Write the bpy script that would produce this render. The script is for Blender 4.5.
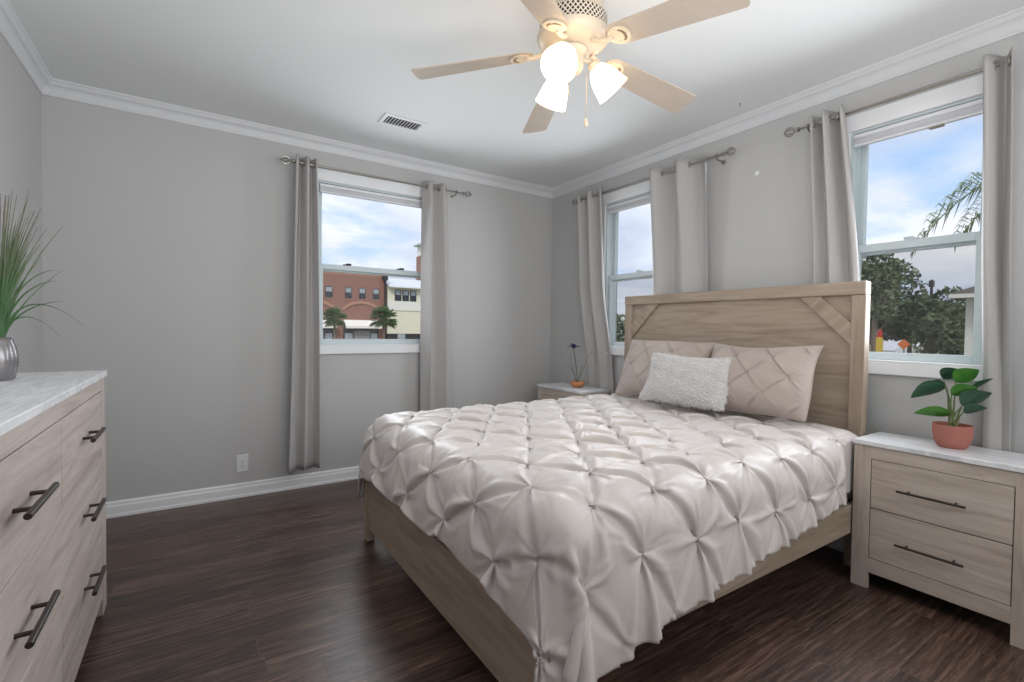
import bpy, bmesh, math, random
import numpy as np
from mathutils import Vector, Matrix

scene = bpy.context.scene
for o in list(bpy.data.objects):
    bpy.data.objects.remove(o, do_unlink=True)
COL = scene.collection
PI = math.pi
R = math.radians

# ------------------------------------------------------------------ camera
cam_data = bpy.data.cameras.new('camera')
cam_data.sensor_fit = 'HORIZONTAL'
cam_data.sensor_width = 36.0
cam_data.lens = 36.0 * 479.9 / 1024.0
cam_data.clip_start = 0.02
cam_data.clip_end = 600.0
camera = bpy.data.objects.new('camera', cam_data)
COL.objects.link(camera)
cr = Vector((0.83483154, -0.55033898, 0.01353942))
cu = Vector((0.00193913, 0.02753414, 0.99961898))
cf = Vector((0.55050208, 0.8344872, -0.02405355))
cm = Matrix((cr, cu, -cf)).transposed().to_4x4()
cm.translation = Vector((0.0, 0.0, 1.1935))
camera.matrix_world = cm
scene.camera = camera

# ------------------------------------------------------------------ colour management
vs = scene.view_settings
vs.view_transform = 'Standard'
vs.look = 'None'
vs.gamma = 1.0
vs.use_curve_mapping = False
vs.exposure = EXPOSURE = 0.31
scene.display_settings.display_device = 'sRGB'

# ------------------------------------------------------------------ node helpers
def srgb(r, g, b):
    def f(c):
        c = c / 255.0
        return c / 12.92 if c <= 0.04045 else ((c + 0.055) / 1.055) ** 2.4
    return (f(r), f(g), f(b), 1.0)

class NT:
    """small helper round a node tree"""
    def __init__(self, tree):
        self.t = tree
    def n(self, kind, ins=None, **props):
        nd = self.t.nodes.new(kind)
        for k, v in props.items():
            setattr(nd, k, v)
        if ins:
            for k, v in ins.items():
                self.set(nd, k, v)
        return nd
    def set(self, nd, k, v):
        s = nd.inputs[k]
        if isinstance(v, bpy.types.NodeSocket):
            self.t.links.new(v, s)
        elif isinstance(v, bpy.types.Node):
            self.t.links.new(v.outputs[0], s)
        else:
            s.default_value = v
    def ramp(self, fac, stops, interp='LINEAR'):
        nd = self.n('ShaderNodeValToRGB', {'Fac': fac})
        cr_ = nd.color_ramp
        cr_.interpolation = interp
        while len(cr_.elements) < len(stops):
            cr_.elements.new(0.5)
        for e, (p, c) in zip(cr_.elements, stops):
            e.position = p
            e.color = c
        return nd
    def math(self, op, a, b=None, c=None):
        nd = self.n('ShaderNodeMath', operation=op)
        self.set(nd, 0, a)
        if b is not None: self.set(nd, 1, b)
        if c is not None: self.set(nd, 2, c)
        return nd.outputs[0]
    def mix(self, fac, a, b, blend='MIX'):
        nd = self.n('ShaderNodeMix', data_type='RGBA', blend_type=blend)
        self.set(nd, 0, fac); self.set(nd, 6, a); self.set(nd, 7, b)
        return nd.outputs[2]
    def obj(self, scale=(1, 1, 1), rot=(0, 0, 0), loc=(0, 0, 0), out='Object'):
        tc = self.n('ShaderNodeTexCoord')
        mp = self.n('ShaderNodeMapping', {'Vector': tc.outputs[out], 'Scale': scale, 'Rotation': rot, 'Location': loc})
        return mp.outputs[0]
    def noise(self, vec, scale=5.0, detail=4.0, rough=0.5, dist=0.0):
        nd = self.n('ShaderNodeTexNoise', {'Vector': vec, 'Scale': scale, 'Detail': detail, 'Roughness': rough, 'Distortion': dist})
        return nd.outputs[0]

def mat(name, color=(0.8, 0.8, 0.8, 1), rough=0.5, metal=0.0, spec=0.5, build=None, **kw):
    m = bpy.data.materials.new(name)
    m.use_nodes = True
    nt = NT(m.node_tree)
    p = m.node_tree.nodes['Principled BSDF']
    p.inputs['Base Color'].default_value = color
    p.inputs['Roughness'].default_value = rough
    p.inputs['Metallic'].default_value = metal
    p.inputs['Specular IOR Level'].default_value = spec
    for k, v in kw.items():
        p.inputs[k].default_value = v
    if build:
        build(nt, p)
    return m

# ------------------------------------------------------------------ sky
world = bpy.data.worlds.new('sky')
scene.world = world
world.use_nodes = True
wt = NT(world.node_tree)
bg = world.node_tree.nodes['Background']
tc = wt.n('ShaderNodeTexCoord')
sep = wt.n('ShaderNodeSeparateXYZ', {'Vector': tc.outputs['Generated']})
zc = wt.math('MAXIMUM', sep.outputs[2], 0.0)
den = wt.math('ADD', zc, 0.16)
px = wt.math('DIVIDE', sep.outputs[0], den)
py = wt.math('DIVIDE', sep.outputs[1], den)
cmb = wt.n('ShaderNodeCombineXYZ', {'X': px, 'Y': py, 'Z': 0.0})
cn = wt.n('ShaderNodeTexNoise', {'Vector': cmb, 'Scale': 0.95, 'Detail': 8.0, 'Roughness': 0.56, 'Distortion': 0.25})
cn2 = wt.n('ShaderNodeTexNoise', {'Vector': cmb, 'Scale': 0.5, 'Detail': 5.0, 'Roughness': 0.55, 'Distortion': 0.6})
cover = wt.ramp(cn.outputs[0], [(0.36, (0, 0, 0, 1)), (0.50, (1, 1, 1, 1))])
shade = wt.ramp(cn2.outputs[0], [(0.36, srgb(184, 194, 216)), (0.45, srgb(212, 220, 236)), (0.60, srgb(246, 247, 250))])
blue = wt.ramp(zc, [(0.0, srgb(205, 224, 244)), (0.12, srgb(178, 206, 240)), (0.5, srgb(120, 165, 220))])
skyc = wt.mix(cover.outputs[0], blue.outputs[0], shade.outputs[0])
gnd = wt.ramp(sep.outputs[2], [(0.49, (0, 0, 0, 1)), (0.5, (1, 1, 1, 1))])
skyc = wt.mix(wt.math('GREATER_THAN', sep.outputs[2], -0.02), srgb(110, 108, 100), skyc)
wt.set(bg, 'Color', skyc)
bg.inputs['Strength'].default_value = 1.02

# ------------------------------------------------------------------ sun and the large soft lights
sun_d = bpy.data.lights.new('sun', 'SUN')
sun_d.energy = 1.6
sun_d.angle = R(12)
sun_d.color = (1.0, 0.96, 0.9)
sun = bpy.data.objects.new('sun', sun_d)
COL.objects.link(sun)
# from behind the house, high: lights the street fronts, not the room
sun.rotation_euler = Vector((0.42, 0.62, -0.66)).to_track_quat('-Z', 'Y').to_euler()

def area(name, loc, target, sx, sy, energy, color=(1, 1, 1), spread=180):
    d = bpy.data.lights.new(name, 'AREA')
    d.shape = 'RECTANGLE'
    d.size = sx
    d.size_y = sy
    d.energy = energy
    d.color = color
    d.spread = R(spread)
    o = bpy.data.objects.new(name, d)
    COL.objects.link(o)
    o.location = loc
    o.rotation_euler = (Vector(target) - Vector(loc)).to_track_quat('-Z', 'Y').to_euler()
    return o

# unseen fill lamps added to brighten the walls, bed and ceiling
area('fill_light', (1.5, -0.85, 1.55), (0.3, 2.2, 1.45), 2.4, 1.5, 25.0, (1.0, 0.99, 0.98))
area('fill_light_ceiling', (0.55, 0.35, 1.55), (0.75, 1.3, 2.585), 2.0, 1.2, 24.0, (1.0, 0.99, 0.98))
# daylight entering through the three windows
area('window_daylight', (1.24, 3.775, 1.66), (1.24, 0.0, 1.3), 0.62, 1.05, 8.0, (0.9, 0.95, 1.0), 150)
area('window_daylight', (2.94, 2.72, 1.66), (0.0, 2.5, 1.2), 0.42, 1.05, 9.0, (0.9, 0.95, 1.0), 150)
area('window_daylight', (2.94, 0.88, 1.66), (0.0, 1.0, 1.2), 0.40, 1.05, 10.0, (0.9, 0.95, 1.0), 150)

# ------------------------------------------------------------------ mesh building
ORG = {}          # world translation of every object made

class MB:
    """collects shapes in world coordinates and links them as one mesh object"""
    def __init__(self):
        self.v = []
        self.f = []
    def add(self, verts, faces):
        b = len(self.v)
        self.v.extend([tuple(p) for p in verts])
        self.f.extend([tuple(i + b for i in f) for f in faces])
        return self
    def box(self, x0, x1, y0, y1, z0, z1, bev=0.0, seg=1):
        if bev > 0:
            bm = bmesh.new()
            bmesh.ops.create_cube(bm, size=1.0)
            for v in bm.verts:
                v.co = Vector(((x0 + x1) / 2 + v.co.x * (x1 - x0), (y0 + y1) / 2 + v.co.y * (y1 - y0), (z0 + z1) / 2 + v.co.z * (z1 - z0)))
            bmesh.ops.bevel(bm, geom=list(bm.edges), offset=bev, segments=seg, profile=0.5, affect='EDGES', clamp_overlap=True)
            return self.bm(bm)
        vs_ = [(x, y, z) for z in (z0, z1) for y in (y0, y1) for x in (x0, x1)]
        return self.add(vs_, [(0, 2, 3, 1), (4, 5, 7, 6), (0, 1, 5, 4), (2, 6, 7, 3), (0, 4, 6, 2), (1, 3, 7, 5)])
    def bm(self, bm, mtx=None):
        bm.verts.index_update()
        vs_ = [(mtx @ v.co if mtx else v.co)[:] for v in bm.verts]
        self.add(vs_, [[v.index for v in f.verts] for f in bm.faces])
        bm.free()
        return self
    def prism(self, poly, axis, d0, d1):
        """poly: 2-D outline; axis 'x' (poly = y,z), 'y' (poly = x,z) or 'z' (poly = x,y)"""
        n = len(poly)
        def P(a, b, d):
            return {'x': (d, a, b), 'y': (a, d, b), 'z': (a, b, d)}[axis]
        vs_ = [P(a, b, d0) for a, b in poly] + [P(a, b, d1) for a, b in poly]
        fs = [tuple(range(n))[::-1], tuple(range(n, 2 * n))]
        fs += [(i, (i + 1) % n, n + (i + 1) % n, n + i) for i in range(n)]
        return self.add(vs_, fs)
    def tube(self, pts, rad, seg=10, caps=True):
        pts = [Vector(p) for p in pts]
        n = len(pts)
        rads = rad if isinstance(rad, (list, tuple)) else [rad] * n
        up = None
        vs_ = []
        for i, p in enumerate(pts):
            t = (pts[min(i + 1, n - 1)] - pts[max(i - 1, 0)])
            if t.length < 1e-9: t = Vector((0, 0, 1))
            t.normalize()
            if up is None:
                up = Vector((0, 0, 1)) if abs(t.z) < 0.9 else Vector((1, 0, 0))
            a = up - t * up.dot(t)
            if a.length < 1e-6:
                a = t.orthogonal()
            a.normalize()
            up = a
            b = t.cross(a)
            for k in range(seg):
                th = 2 * PI * k / seg
                vs_.append(p + (a * math.cos(th) + b * math.sin(th)) * rads[i])
        fs = []
        for i in range(n - 1):
            for k in range(seg):
                fs.append((i * seg + k, i * seg + (k + 1) % seg, (i + 1) * seg + (k + 1) % seg, (i + 1) * seg + k))
        if caps:
            fs.append(tuple(range(seg))[::-1])
            fs.append(tuple((n - 1) * seg + k for k in range(seg)))
        return self.add(vs_, fs)
    def lathe(self, prof, c, axis=(0, 0, 1), seg=32, closed=False):
        """prof: (radius, height) pairs turned about axis through c"""
        ax = Vector(axis).normalized()
        a = ax.orthogonal().normalized() if abs(ax.z) < 0.999 else Vector((1, 0, 0))
        b = ax.cross(a)
        c = Vector(c)
        vs_ = []
        for r, h in prof:
            for k in range(seg):
                th = 2 * PI * k / seg
                vs_.append(c + ax * h + (a * math.cos(th) + b * math.sin(th)) * max(r, 1e-5))
        n = len(prof)
        fs = []
        for i in range(n - 1 if not closed else n):
            j = (i + 1) % n
            for k in range(seg):
                fs.append((i * seg + k, i * seg + (k + 1) % seg, j * seg + (k + 1) % seg, j * seg + k))
        if not closed:
            fs.append(tuple(range(seg))[::-1])
            fs.append(tuple((n - 1) * seg + k for k in range(seg)))
        return self.add(vs_, fs)
    def torus(self, c, axis, R0, r0, seg=24, sub=8):
        return self.lathe([(R0 + r0 * math.cos(2 * PI * k / sub), r0 * math.sin(2 * PI * k / sub)) for k in range(sub)], c, axis, seg, closed=True)
    def ball(self, c, r, seg=16, rings=10, sq=(1, 1, 1)):
        vs_ = []
        for i in range(1, rings):
            ph = PI * i / rings
            for k in range(seg):
                th = 2 * PI * k / seg
                vs_.append((c[0] + r * sq[0] * math.sin(ph) * math.cos(th), c[1] + r * sq[1] * math.sin(ph) * math.sin(th), c[2] + r * sq[2] * math.cos(ph)))
        top = len(vs_); vs_.append((c[0], c[1], c[2] + r * sq[2])); vs_.append((c[0], c[1], c[2] - r * sq[2]))
        fs = []
        for i in range(rings - 2):
            for k in range(seg):
                fs.append((i * seg + k, (i + 1) * seg + k, (i + 1) * seg + (k + 1) % seg, i * seg + (k + 1) % seg))
        for k in range(seg):
            fs.append((top, k, (k + 1) % seg))
            fs.append((top + 1, (rings - 2) * seg + (k + 1) % seg, (rings - 2) * seg + k))
        return self.add(vs_, fs)
    def grid(self, P, close_u=False):
        """P: array (n, m, 3)"""
        n, m = P.shape[:2]
        vs_ = P.reshape(-1, 3).tolist()
        fs = []
        for i in range(n - 1 if not close_u else n):
            i2 = (i + 1) % n
            for j in range(m - 1):
                fs.append((i * m + j, i2 * m + j, i2 * m + j + 1, i * m + j + 1))
        return self.add(vs_, fs)
    def build(self, name, material, parent=None, smooth=False, at=None, angle=35):
        if parent is not None:
            org = ORG[parent.name]
        else:
            org = Vector(at) if at is not None else Vector((0, 0, 0))
        me = bpy.data.meshes.new(name)
        me.from_pydata([(x - org.x, y - org.y, z - org.z) for x, y, z in self.v], [], self.f)
        me.validate()
        bm = bmesh.new(); bm.from_mesh(me)
        bmesh.ops.recalc_face_normals(bm, faces=bm.faces)
        bm.to_mesh(me); bm.free()
        me.materials.append(material)
        if smooth:
            me.polygons.foreach_set('use_smooth', [True] * len(me.polygons))
            if angle:
                me.set_sharp_from_angle(angle=R(angle))
        me.update()
        o = bpy.data.objects.new(name, me)
        COL.objects.link(o)
        if parent is not None:
            o.parent = parent
            ORG[o.name] = org
        else:
            o.location = org
            ORG[o.name] = org.copy()
        return o

def tag(o, label=None, cat=None, group=None, kind=None):
    if label: o['label'] = label
    if cat: o['category'] = cat
    if group: o['group'] = group
    if kind: o['kind'] = kind
    return o

def thing(name, loc, label=None, cat=None, group=None, kind=None):
    o = bpy.data.objects.new(name, None)
    o.empty_display_size = 0.1
    COL.objects.link(o)
    o.location = loc
    ORG[o.name] = Vector(loc)
    return tag(o, label, cat, group, kind)

def dup(root, loc, label=None, rotz=0.0):
    """a copy of a thing with copies of its parts and sub-parts"""
    r = root.copy(); COL.objects.link(r)
    r.location = loc
    r.rotation_euler = (0, 0, rotz)
    if label: r['label'] = label
    for ch in list(root.children):
        c = ch.copy(); COL.objects.link(c); c.parent = r
        for g in list(ch.children):
            d = g.copy(); COL.objects.link(d); d.parent = c
    ORG[r.name] = Vector(loc)
    return r

def box(name, m, x0, x1, y0, y1, z0, z1, bev=0.0, parent=None, at=None, seg=1):
    return MB().box(x0, x1, y0, y1, z0, z1, bev, seg).build(name, m, parent, at=at, smooth=bev > 0)

# ------------------------------------------------------------------ materials
def paint_build(scale, strength, dist):
    def f(nt, p):
        v = nt.obj()
        nz = nt.noise(v, scale, 3.0, 0.6)
        b = nt.n('ShaderNodeBump', {'Height': nz, 'Strength': strength, 'Distance': dist})
        nt.set(p, 'Normal', b.outputs[0])
    return f

M = {}
M['wall'] = mat('grey_wall_paint', srgb(189, 189, 189), 0.6, spec=0.25, build=paint_build(120, 0.12, 0.002))
M['ceiling'] = mat('ceiling_paint', srgb(226, 228, 229), 0.8, spec=0.2, build=paint_build(90, 0.1, 0.002))
M['trim'] = mat('white_trim_paint', srgb(214, 216, 219), 0.4, spec=0.35)
M['white_trim'] = mat('bright_white_trim_paint', srgb(234, 236, 239), 0.4, spec=0.35)
M['vinyl'] = mat('window_vinyl', srgb(200, 212, 216), 0.35, spec=0.4)
M['blind'] = mat('blind_white', srgb(226, 228, 233), 0.45)
M['plastic'] = mat('white_plastic', srgb(226, 227, 228), 0.35)
M['dark_slot'] = mat('dark_slot', srgb(40, 40, 42), 0.6)
M['nickel'] = mat('brushed_nickel', srgb(165, 160, 154), 0.32, metal=1.0)
M['bronze'] = mat('dark_bronze', srgb(74, 68, 64), 0.38, metal=0.85)
M['rubber'] = mat('dark_lock', srgb(52, 50, 50), 0.5)

def floor_build(nt, p):
    v = nt.obj()
    sv = nt.n('ShaderNodeSeparateXYZ', {'Vector': v})
    row = nt.math('FLOOR', nt.math('DIVIDE', sv.outputs[1], 0.128))
    sh = nt.math('MULTIPLY', nt.math('FRACT', nt.math('MULTIPLY', nt.math('SINE', nt.math('MULTIPLY', row, 12.9898)), 437.585)), 1.22)
    pv_ = nt.n('ShaderNodeCombineXYZ', {'X': nt.math('ADD', sv.outputs[0], sh), 'Y': sv.outputs[1], 'Z': 0.0})
    br = nt.n('ShaderNodeTexBrick', {'Vector': pv_, 'Color1': (0, 0, 0, 1), 'Color2': (1, 1, 1, 1), 'Mortar': (0.5, 0.5, 0.5, 1),
                                     'Scale': 1.0, 'Mortar Size': 0.0014, 'Mortar Smooth': 0.3, 'Bias': 0.0, 'Brick Width': 1.22, 'Row Height': 0.128},
              offset=0.0, offset_frequency=1)
    rnd = nt.n('ShaderNodeSeparateColor', {'Color': br.outputs[0]}).outputs[0]
    off = nt.n('ShaderNodeCombineXYZ', {'X': nt.math('MULTIPLY', rnd, 37.0), 'Y': nt.math('MULTIPLY', rnd, 11.0), 'Z': 0.0})
    vv = nt.n('ShaderNodeVectorMath', {0: v, 1: off.outputs[0]}, operation='ADD').outputs[0]
    st = nt.n('ShaderNodeMapping', {'Vector': vv, 'Scale': (1.3, 16.0, 1.0)}).outputs[0]
    g1 = nt.noise(st, 2.2, 6.0, 0.62, 1.4)
    st2 = nt.n('ShaderNodeMapping', {'Vector': vv, 'Scale': (2.0, 60.0, 1.0)}).outputs[0]
    g2 = nt.noise(st2, 3.0, 4.0, 0.6, 0.4)
    st3 = nt.n('ShaderNodeMapping', {'Vector': vv, 'Scale': (0.9, 7.5, 1.0)}).outputs[0]
    wv = nt.n('ShaderNodeTexWave', {'Vector': st3, 'Scale': 1.6, 'Distortion': 7.0, 'Detail': 2.5, 'Detail Scale': 1.1, 'Detail Roughness': 0.55}, bands_direction='Y')
    base = nt.ramp(g1, [(0.32, srgb(58, 43, 37)), (0.5, srgb(88, 69, 60)), (0.70, srgb(130, 105, 92))])
    c = nt.mix(nt.math('MULTIPLY', wv.outputs[1], 0.36), base.outputs[0], srgb(38, 27, 23))
    c = nt.mix(nt.math('MULTIPLY', nt.ramp(g2, [(0.5, (0, 0, 0, 1)), (0.72, (1, 1, 1, 1))]).outputs[0], 0.42), c, srgb(34, 24, 21))
    tone = nt.ramp(rnd, [(0.0, (0.70, 0.70, 0.70, 1)), (1.0, (1.32, 1.28, 1.24, 1))])
    c = nt.mix(1.0, c, tone.outputs[0], 'MULTIPLY')
    c = nt.mix(br.outputs[1], c, nt.mix(nt.noise(v, 1.3, 1.0, 0.5), srgb(20, 15, 13), srgb(128, 108, 96)))  # dark plank joints; their paler runs paint in the bevel highlight
    nt.set(p, 'Base Color', c)
    rr = nt.ramp(g2, [(0.3, (0.27, 0.27, 0.27, 1)), (0.75, (0.42, 0.42, 0.42, 1))])
    nt.set(p, 'Roughness', rr.outputs[0])
    hgt = nt.math('SUBTRACT', nt.math('MULTIPLY', g1, 0.35), nt.math('ADD', nt.math('MULTIPLY', br.outputs[1], 1.2), nt.math('MULTIPLY', g2, 0.12)))
    b = nt.n('ShaderNodeBump', {'Height': hgt, 'Strength': 0.35, 'Distance': 0.004})
    nt.set(p, 'Normal', b.outputs[0])
M['floor'] = mat('walnut_plank_floor', rough=0.32, spec=0.5, build=floor_build)

def wood_build(axis, rot, tones, knots=True):
    def f(nt, p):
        sc = {'x': (1.0, 11.0, 11.0), 'y': (11.0, 1.0, 11.0), 'z': (11.0, 11.0, 1.0)}[axis]
        tcn = nt.n('ShaderNodeTexCoord')
        oi = nt.n('ShaderNodeObjectInfo')
        jit = nt.n('ShaderNodeVectorMath', {0: tcn.outputs['Object'], 1: oi.outputs['Location']}, operation='ADD').outputs[0]
        r0 = nt.n('ShaderNodeMapping', {'Vector': jit, 'Rotation': rot}).outputs[0]
        v = nt.n('ShaderNodeMapping', {'Vector': r0, 'Scale': sc}).outputs[0]
        g1 = nt.noise(v, 1.7, 5.0, 0.6, 1.1)
        sc2 = tuple(1.6 if s == 1.0 else 90.0 for s in sc)
        v2 = nt.n('ShaderNodeMapping', {'Vector': r0, 'Scale': sc2}).outputs[0]
        g2 = nt.noise(v2, 2.0, 3.0, 0.6, 0.2)
        sc3 = tuple(0.7 if s == 1.0 else 4.6 for s in sc)
        v3 = nt.n('ShaderNodeMapping', {'Vector': r0, 'Scale': sc3}).outputs[0]
        g3 = nt.noise(v3, 1.9, 2.0, 0.5, 2.2)
        c = nt.ramp(g1, [(0.27, tones[0]), (0.5, tones[1]), (0.72, tones[2])]).outputs[0]
        rings = nt.ramp(nt.math('PINGPONG', nt.math('MULTIPLY', g3, 9.0), 0.5), [(0.0, (1, 1, 1, 1)), (0.09, (0, 0, 0, 1))])
        c = nt.mix(nt.math('MULTIPLY', rings.outputs[0], 0.16), c, tones[0])
        streak = nt.ramp(g2, [(0.56, (0, 0, 0, 1)), (0.74, (1, 1, 1, 1))])
        c = nt.mix(nt.math('MULTIPLY', streak.outputs[0], 0.25), c, tones[0])
        nt.set(p, 'Base Color', c)
        b = nt.n('ShaderNodeBump', {'Height': nt.math('ADD', g2, g1), 'Strength': 0.12, 'Distance': 0.002})
        nt.set(p, 'Normal', b.outputs[0])
    return f

def wood(name, axis, rot=(0, 0, 0), tones=None):
    tones = tones or (srgb(166, 152, 140), srgb(199, 186, 174), srgb(212, 201, 191))
    return mat(name, rough=0.55, spec=0.3, build=wood_build(axis, rot, tones))
BED = (srgb(138, 122, 107), srgb(164, 148, 132), srgb(178, 163, 148))
DRS = (srgb(158, 145, 138), srgb(188, 176, 169), srgb(203, 192, 186))
M['ns_y'] = wood('oak_veneer_nightstand', 'y'); M['ns_z'] = wood('oak_veneer_nightstand_post', 'z'); M['ns_x'] = wood('oak_veneer_nightstand_side', 'x')
M['dr_y'] = wood('oak_veneer_dresser', 'y', tones=DRS); M['dr_z'] = wood('oak_veneer_dresser_post', 'z', tones=DRS)
M['bed_y'] = wood('oak_veneer_bed', 'y', tones=BED); M['bed_z'] = wood('oak_veneer_bed_post', 'z', tones=BED); M['bed_x'] = wood('oak_veneer_bed_rail', 'x', tones=BED)
M['bed_d1'] = wood('oak_veneer_brace', 'y', (R(42), 0, 0), tones=BED)
M['bed_d2'] = wood('oak_veneer_brace_mirrored', 'y', (R(-42), 0, 0), tones=BED)

def marble_build(axis):
    def f(nt, p):
        v = nt.obj(scale=(0.8, 8.0, 1.0) if axis == 'x' else (8.0, 0.8, 1.0), rot=(0, 0, R(5)))
        n1 = nt.noise(v, 2.4, 6.0, 0.6, 1.4)
        vein = nt.ramp(nt.math('ABSOLUTE', nt.math('SUBTRACT', n1, 0.5)), [(0.0, srgb(206, 209, 214)), (0.05, srgb(228, 230, 233)), (0.16, srgb(238, 239, 241))])
        nt.set(p, 'Base Color', vein.outputs[0])
    return f
M['marble_y'] = mat('marble_laminate', rough=0.3, build=marble_build('y'))
M['marble_x'] = mat('marble_laminate_across', rough=0.3, build=marble_build('x'))

def cloth_build(color, scale=420.0, strength=0.1, noise_amt=0.06, sheen=0.3):
    def f(nt, p):
        v = nt.obj()
        w = nt.noise(v, scale, 2.0, 0.5)
        big = nt.noise(v, 6.0, 3.0, 0.5)
        dark = tuple(c * (1 - noise_amt) for c in color[:3]) + (1,)
        nt.set(p, 'Base Color', nt.mix(big, dark, color))
        b = nt.n('ShaderNodeBump', {'Height': w, 'Strength': strength, 'Distance': 0.0012})
        nt.set(p, 'Normal', b.outputs[0])
        p.inputs['Sheen Weight'].default_value = sheen
        p.inputs['Sheen Roughness'].default_value = 0.5
    return f
M['duvet'] = mat('satin_microfibre_blush', rough=0.42, spec=0.4, build=cloth_build(srgb(205, 198, 194), strength=0.05, noise_amt=0.03, sheen=0.25))
M['sham'] = mat('satin_microfibre_sham', rough=0.45, spec=0.4, build=cloth_build(srgb(179, 165, 157), strength=0.05, noise_amt=0.04, sheen=0.25))
def fur_build(nt, p):
    out = p.id_data.nodes['Material Output']
    tl = nt.n('ShaderNodeBsdfTranslucent', {'Color': srgb(250, 249, 248)})
    df = nt.n('ShaderNodeBsdfDiffuse', {'Color': srgb(250, 249, 248)})
    nt.set(out, 'Surface', nt.n('ShaderNodeMixShader', {0: 0.25, 1: df.outputs[0], 2: tl.outputs[0]}).outputs[0])
M['fur'] = mat('white_shag_fur', build=fur_build)
M['sheet'] = mat('mattress_cover', rough=0.8, spec=0.2, build=cloth_build(srgb(236, 232, 228)))
def curtain_build(nt, p):
    v = nt.obj(scale=(1, 1, 0.15))
    w = nt.noise(v, 500, 2.0, 0.5)
    nt.set(p, 'Base Color', nt.mix(nt.noise(nt.obj(), 300, 2.0, 0.5), srgb(174, 172, 171), srgb(191, 189, 188)))
    b = nt.n('ShaderNodeBump', {'Height': w, 'Strength': 0.15, 'Distance': 0.0015})
    nt.set(p, 'Normal', b.outputs[0])
M['curtain'] = mat('linen_curtain', rough=0.8, spec=0.2, build=curtain_build)

def glass_mat(name, tint, refl):
    m = bpy.data.materials.new(name); m.use_nodes = True
    nt = NT(m.node_tree)
    m.node_tree.nodes.remove(m.node_tree.nodes['Principled BSDF'])
    out = m.node_tree.nodes['Material Output']
    tr = nt.n('ShaderNodeBsdfTransparent', {'Color': tint})
    gl = nt.n('ShaderNodeBsdfGlossy', {'Roughness': 0.02})
    mx = nt.n('ShaderNodeMixShader', {0: refl, 1: tr.outputs[0], 2: gl.outputs[0]})
    nt.set(out, 'Surface', mx.outputs[0])
    return m
M['glass'] = glass_mat('window_glass', (0.985, 0.99, 0.99, 1), 0.006)

def screen_mat(op):
    m = bpy.data.materials.new('insect_screen_mesh'); m.use_nodes = True
    nt = NT(m.node_tree)
    p = m.node_tree.nodes['Principled BSDF']
    p.inputs['Base Color'].default_value = srgb(70, 72, 74)
    p.inputs['Roughness'].default_value = 0.7
    out = m.node_tree.nodes['Material Output']
    tr = nt.n('ShaderNodeBsdfTransparent')
    mx = nt.n('ShaderNodeMixShader', {0: op, 1: tr.outputs[0], 2: p.outputs[0]})
    nt.set(out, 'Surface', mx.outputs[0])
    return m
M['screen'] = screen_mat(0.22)
M['fine_screen'] = screen_mat(0.10)

# ------------------------------------------------------------------ the room shell
DX, DY, XL, YF, H = 2.976, 3.810, -0.735, -0.95, 2.585
T = 0.14
def st(o): o['kind'] = 'structure'; return o

st(box('floor', M['floor'], XL - T, DX + T, YF - T, DY + T, -0.10, 0.0))
st(box('ceiling', M['ceiling'], XL - T, DX + T, YF - T, DY + T, H, H + 0.12))

ZS, ZH = 1.055, 2.285          # window opening: sill and head height
WIN = {'back': (0.757, 1.735), 'side': (2.13, 3.052), 'near': (0.630, 1.192)}

def holed_wall(name, horiz, d0, d1, s0, s1, holes):
    """a wall slab between depth d0..d1 along s0..s1, with window openings"""
    b = MB()
    def put(a0, a1, z0, z1):
        if horiz: b.box(a0, a1, d0, d1, z0, z1)
        else: b.box(d0, d1, a0, a1, z0, z1)
    cur = s0
    for h0, h1 in sorted(holes):
        put(cur, h0, 0.0, H)
        put(h0, h1, 0.0, ZS)
        put(h0, h1, ZH, H)
        cur = h1
    put(cur, s1, 0.0, H)
    return st(b.build(name, M['wall']))
holed_wall('wall_back', True, DY, DY + T, XL - T, DX + T, [WIN['back']])
holed_wall('wall_right', False, DX, DX + T, YF - T, DY, [WIN['side'], WIN['near']])
st(box('wall_left', M['wall'], XL - T, XL, YF - T, DY, 0, H))
st(box('wall_front', M['wall'], XL, DX, YF - T, YF, 0, H))

# baseboards: a tall moulded profile run along each wall (out from the wall, height)
BASE = [(0, 0), (0.019, 0), (0.019, 0.016), (0.015, 0.022), (0.015, 0.066), (0.011, 0.076), (0.011, 0.088), (0.005, 0.096), (0.0, 0.098)]
def moulding(name, prof, wall, a0, a1, m='trim', mitre=True):
    """prof: (out from the wall, z). wall: back / right / left / front; mitred at both ends"""
    vs_ = []
    for end, a in ((0, a0), (1, a1)):
        for o, z in prof:
            s = a + (o if end == 0 else -o) * (1 if mitre else 0)
            vs_.append({'back': (s, DY - o, z), 'front': (s, YF + o, z), 'right': (DX - o, s, z), 'left': (XL + o, s, z)}[wall])
    n = len(prof)
    fs = [(i, (i + 1) % n, n + (i + 1) % n, n + i) for i in range(n)] + [tuple(range(n))[::-1], tuple(range(n, 2 * n))]
    return st(MB().add(vs_, fs).build(name, M[m], smooth=True, angle=20))
moulding('baseboard_back', BASE, 'back', XL, DX, 'white_trim')
moulding('baseboard_right', BASE, 'right', YF, DY, 'white_trim')
moulding('baseboard_left', BASE, 'left', YF, DY, 'white_trim')
moulding('baseboard_front', BASE, 'front', XL, DX, 'white_trim')
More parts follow.
